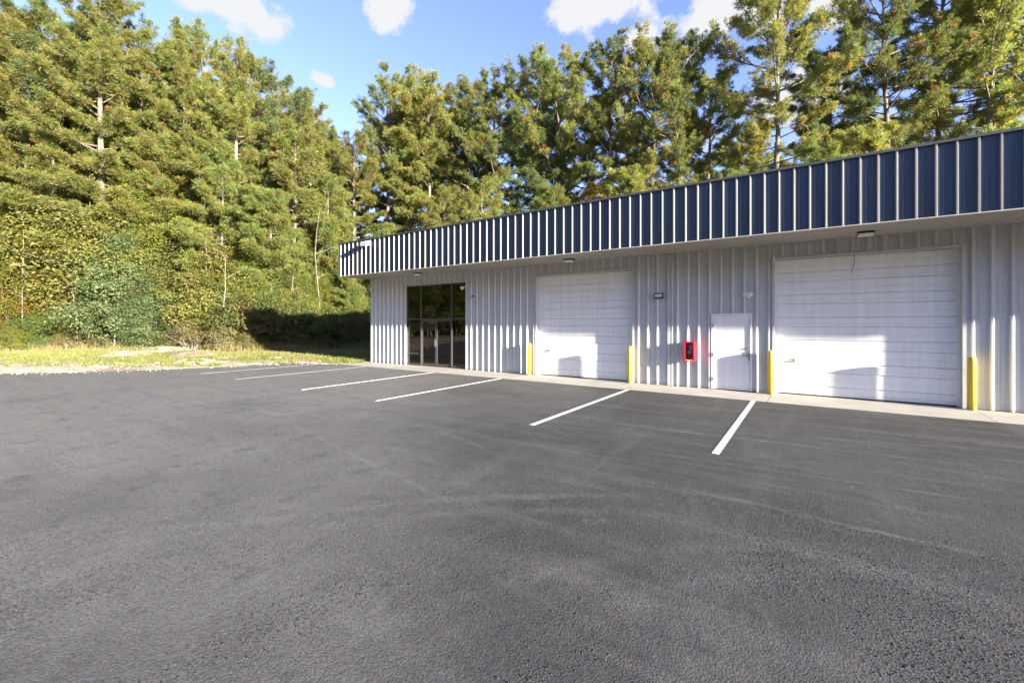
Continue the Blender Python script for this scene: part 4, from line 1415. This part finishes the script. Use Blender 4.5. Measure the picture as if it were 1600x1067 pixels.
P, px, d = field_points(190000, 18.5, 40)
lim = np.interp(px, [-60, 0, 100, 200, 300, 365, 450, 560, 640], [31, 31.5, 33, 33.5, 32, 29.6, 31.5, 34, 36]) + 1.5
da_ = dirt_amount(P) + wave(P, 12, 1.3) * 0.5
keep = (d < lim) & (da_ < rg.uniform(0.15, 0.65, len(P))) & (wave(P, 31, 0.9) < rg.uniform(0.1, 0.8, len(P)))
P = P[keep]
blades('grass', P, rg.uniform(0.05, 0.13, len(P)), 0.014, [(0.13, 0.145, 0.036), (0.155, 0.155, 0.045), (0.11, 0.13, 0.034), (0.22, 0.185, 0.085), (0.24, 0.20, 0.10)], rg, 'short sunlit grass between the asphalt and the thicket')
P, px, d = field_points(60000, 27, 36)
lim = np.interp(px, [-60, 0, 100, 200, 300, 365, 450, 560, 640], [31, 31.5, 33, 33.5, 32, 29.6, 31.5, 34, 36])
keep = np.abs(d - lim - wave(P, 5, 0.8) * 1.2) < 0.9
P = P[keep]
blades('tall_grass', P, rg.uniform(0.25, 0.85, len(P)), 0.014, [(0.27, 0.22, 0.12), (0.22, 0.19, 0.08), (0.16, 0.15, 0.05), (0.12, 0.13, 0.04)], rg, 'tall dry grass along the foot of the thicket', lean=0.28)
# weeds in tufts on the dirt and by the building corner
cent, _, _ = field_points(420, 19.5, 27, -40, 600)
cent = np.concatenate([cent, np.column_stack([rg.uniform(-21.5, -18.3, 46), rg.uniform(12.7, 14.3, 46)])])
cent = cent[~inside_paving(cent)]
P = np.repeat(cent, 26, 0) + rg.normal(0, 0.13, (len(cent) * 26, 2))
P = P[~inside_paving(P)]
blades('weeds', P, rg.uniform(0.06, 0.26, len(P)), 0.016, [(0.13, 0.15, 0.03), (0.10, 0.13, 0.03), (0.17, 0.155, 0.05)], rg, 'scattered weed tufts on the bare dirt', 'weeds')


def stone_mesh(seed, s):
    r = random.Random(seed)
    bm = bmesh.new()
    bmesh.ops.create_icosphere(bm, subdivisions=2, radius=s)
    f = (r.uniform(0.8, 1.3), r.uniform(0.7, 1.1), r.uniform(0.4, 0.7))
    for v in bm.verts:
        k_ = 1 + 0.22 * math.sin(v.co.x / s * 3 + seed) * math.cos(v.co.y / s * 2.6 + seed * 2) + r.uniform(-0.10, 0.10)
        v.co = Vector((v.co.x * f[0], v.co.y * f[1], v.co.z * f[2])) * k_
    me = bpy.data.meshes.new('rubble_lump')
    bm.to_mesh(me)
    bm.free()
    me.materials.append(M['stone'])
    return me


stones = [stone_mesh(i, 0.12) for i in range(5)]
spots = [(281, 565), (288, 564), (294, 567), (300, 563), (309, 566), (318, 567), (325, 566), (331, 565), (274, 567), (120, 561), (128, 562), (372, 557), (435, 560), (560, 563), (566, 564), (553, 563), (245, 566), (338, 562)]
for i, (a, b) in enumerate(spots):
    x, y = gpix(a, b)
    z = float(ground_z(np.array([[x, y]]))[0])
    o = add('rubble_lump', stones[i % 5], None, (x, y, z + 0.03), rs.uniform(0, 6.28), label='pale broken concrete lump on the dirt beside the asphalt', cat='rubble', group='pale rubble lumps at the asphalt edge')
    s = rs.uniform(0.45, 1.25)
    o.scale = (s, s, s * 0.8)
gvl = []
gs = stone_mesh(55, 0.024)
gv = np.array([v.co[:] for v in gs.vertices])
gf = np.array([p.vertices[:] for p in gs.polygons])
P, px, d = field_points(2600, 18, 29, -40, 560)
da_ = dirt_amount(P)
P = P[da_ > rg.uniform(0.45, 1.0, len(P))]
z = ground_z(P)
ei = rg.integers(0, 7, 260)         # stones kicked onto the rim of the paving
et = rg.uniform(0, 1, (260, 1))
Q = EDGE[ei] * (1 - et) + EDGE[ei + 1] * et + np.abs(rg.normal(0, 0.45, (260, 1))) * np.array([[0.9, -0.3]])
Q = Q[inside_paving(Q)]
P = np.concatenate([P, Q])
z = np.concatenate([z, np.full(len(Q), -0.014)])
sc = rg.uniform(0.3, 1.5, len(P)) ** 1.5
VV = gv[None] * sc[:, None, None] + np.column_stack([P, z + 0.005])[:, None, :]
FF = gf[None] + (np.arange(len(P)) * len(gv))[:, None, None]
add('gravel', mesh_np('gravel', VV.reshape(-1, 3), FF.reshape(-1, 3), M['stone']), label='loose gravel strewn over the dirt at the asphalt edge', cat='gravel', kind='stuff')

bx0, by0 = gpix(432, 562.2)
bx1, by1 = gpix(500, 563.6)
L = math.dist((bx0, by0), (bx1, by1))
MB().box(0, L, -0.10, 0.10, -0.02, 0.03).build('plank', M['board'], None, (bx0, by0, float(ground_z(np.array([[(bx0 + bx1) / 2, (by0 + by1) / 2]]))[0]) + 0.03), math.atan2(by1 - by0, bx1 - bx0), bevel=0.004, label='long reddish weathered plank lying in the grass beyond the bay lines', cat='plank')

# blown leaves and bits on the paving
n = 150
LP = np.column_stack([rg.uniform(-22, 6, n), rg.uniform(2.5, 13.2, n)])
near_wall = rg.uniform(0, 1, n) < 0.35
LP[near_wall, 1] = 12.5 - np.abs(rg.normal(0, 0.5, near_wall.sum()))
LP = LP[inside_paving(LP)]
n = len(LP)
a_ = rg.uniform(0, 6.28, n)
u_ = np.column_stack([np.cos(a_), np.sin(a_), rg.normal(0, 0.05, n)])
v_ = np.column_stack([-np.sin(a_), np.cos(a_), rg.normal(0, 0.12, n)])
c_ = np.column_stack([LP, np.full(n, -0.006)])
sz_ = rg.uniform(0.008, 0.020, n)[:, None]
VL = np.stack([c_ - u_ * sz_, c_ - v_ * sz_ * 0.5, c_ + u_ * sz_, c_ + v_ * sz_ * 0.5], 1)
tl_ = np.array([(0.30, 0.21, 0.10), (0.22, 0.13, 0.06), (0.40, 0.34, 0.22), (0.16, 0.10, 0.05)])[rg.integers(0, 4, n)]
add('leaf_litter', mesh_np('leaf_litter', VL.reshape(-1, 3), np.arange(n * 4).reshape(-1, 4), M['grass'], np.repeat(tl_, 4, 0)), label='small dry leaves scattered over the asphalt', cat='leaf litter', kind='stuff')

# aggregate standing proud of the binder where the paving is near enough to show single stones
n = 210000
px = rg.uniform(-40, 1640, n)
d = 2.2 + (11.5 - 2.2) * rg.uniform(0, 1, n) ** 1.35
a = (px - 800) / CAM_F
AP = np.stack([d * (-sth + a * cth), d * (cth + a * sth)], 1)
dens = 0.30 + 0.95 * wave(AP, 41, 0.9) + 0.5 * wave(AP, 42, 4.0)
AP = AP[(dens > rg.uniform(0, 1, n)) & (AP[:, 1] < 12.3)]
n = len(AP)
oct_v = np.array([(1, 0, 0), (-1, 0, 0), (0, 1, 0), (0, -1, 0), (0, 0, 1)], float)
oct_f = np.array([(0, 2, 4), (2, 1, 4), (1, 3, 4), (3, 0, 4)])
rot = rg.uniform(0, 6.28, n)
sz = 0.0035 + 0.0065 * rg.uniform(0, 1, n) ** 2
vv = oct_v[None] * (rg.uniform(0.7, 1.35, (n, 5, 1)) * sz[:, None, None])
vv[:, :, 2] *= rg.uniform(0.35, 0.75, (n, 1))
vx = vv[:, :, 0] * np.cos(rot)[:, None] - vv[:, :, 1] * np.sin(rot)[:, None]
vy = vv[:, :, 0] * np.sin(rot)[:, None] + vv[:, :, 1] * np.cos(rot)[:, None]
vv[:, :, 0], vv[:, :, 1] = vx, vy
vv += np.column_stack([AP, np.full(n, -0.0122)])[:, None, :]
ff = oct_f[None] + (np.arange(n) * 5)[:, None, None]
t = NT('aggregate')
t.set('Base Color', t.ramp(t.noise(160, 1), [(0.3, (0.034, 0.032, 0.029)), (0.55, (0.062, 0.057, 0.051)), (0.75, (0.12, 0.11, 0.095))])).set('Roughness', 0.9).set('Specular IOR Level', 0.15)
add('aggregate', mesh_np('aggregate', vv.reshape(-1, 3), ff.reshape(-1, 3), t.m), asphalt, kind='stuff')
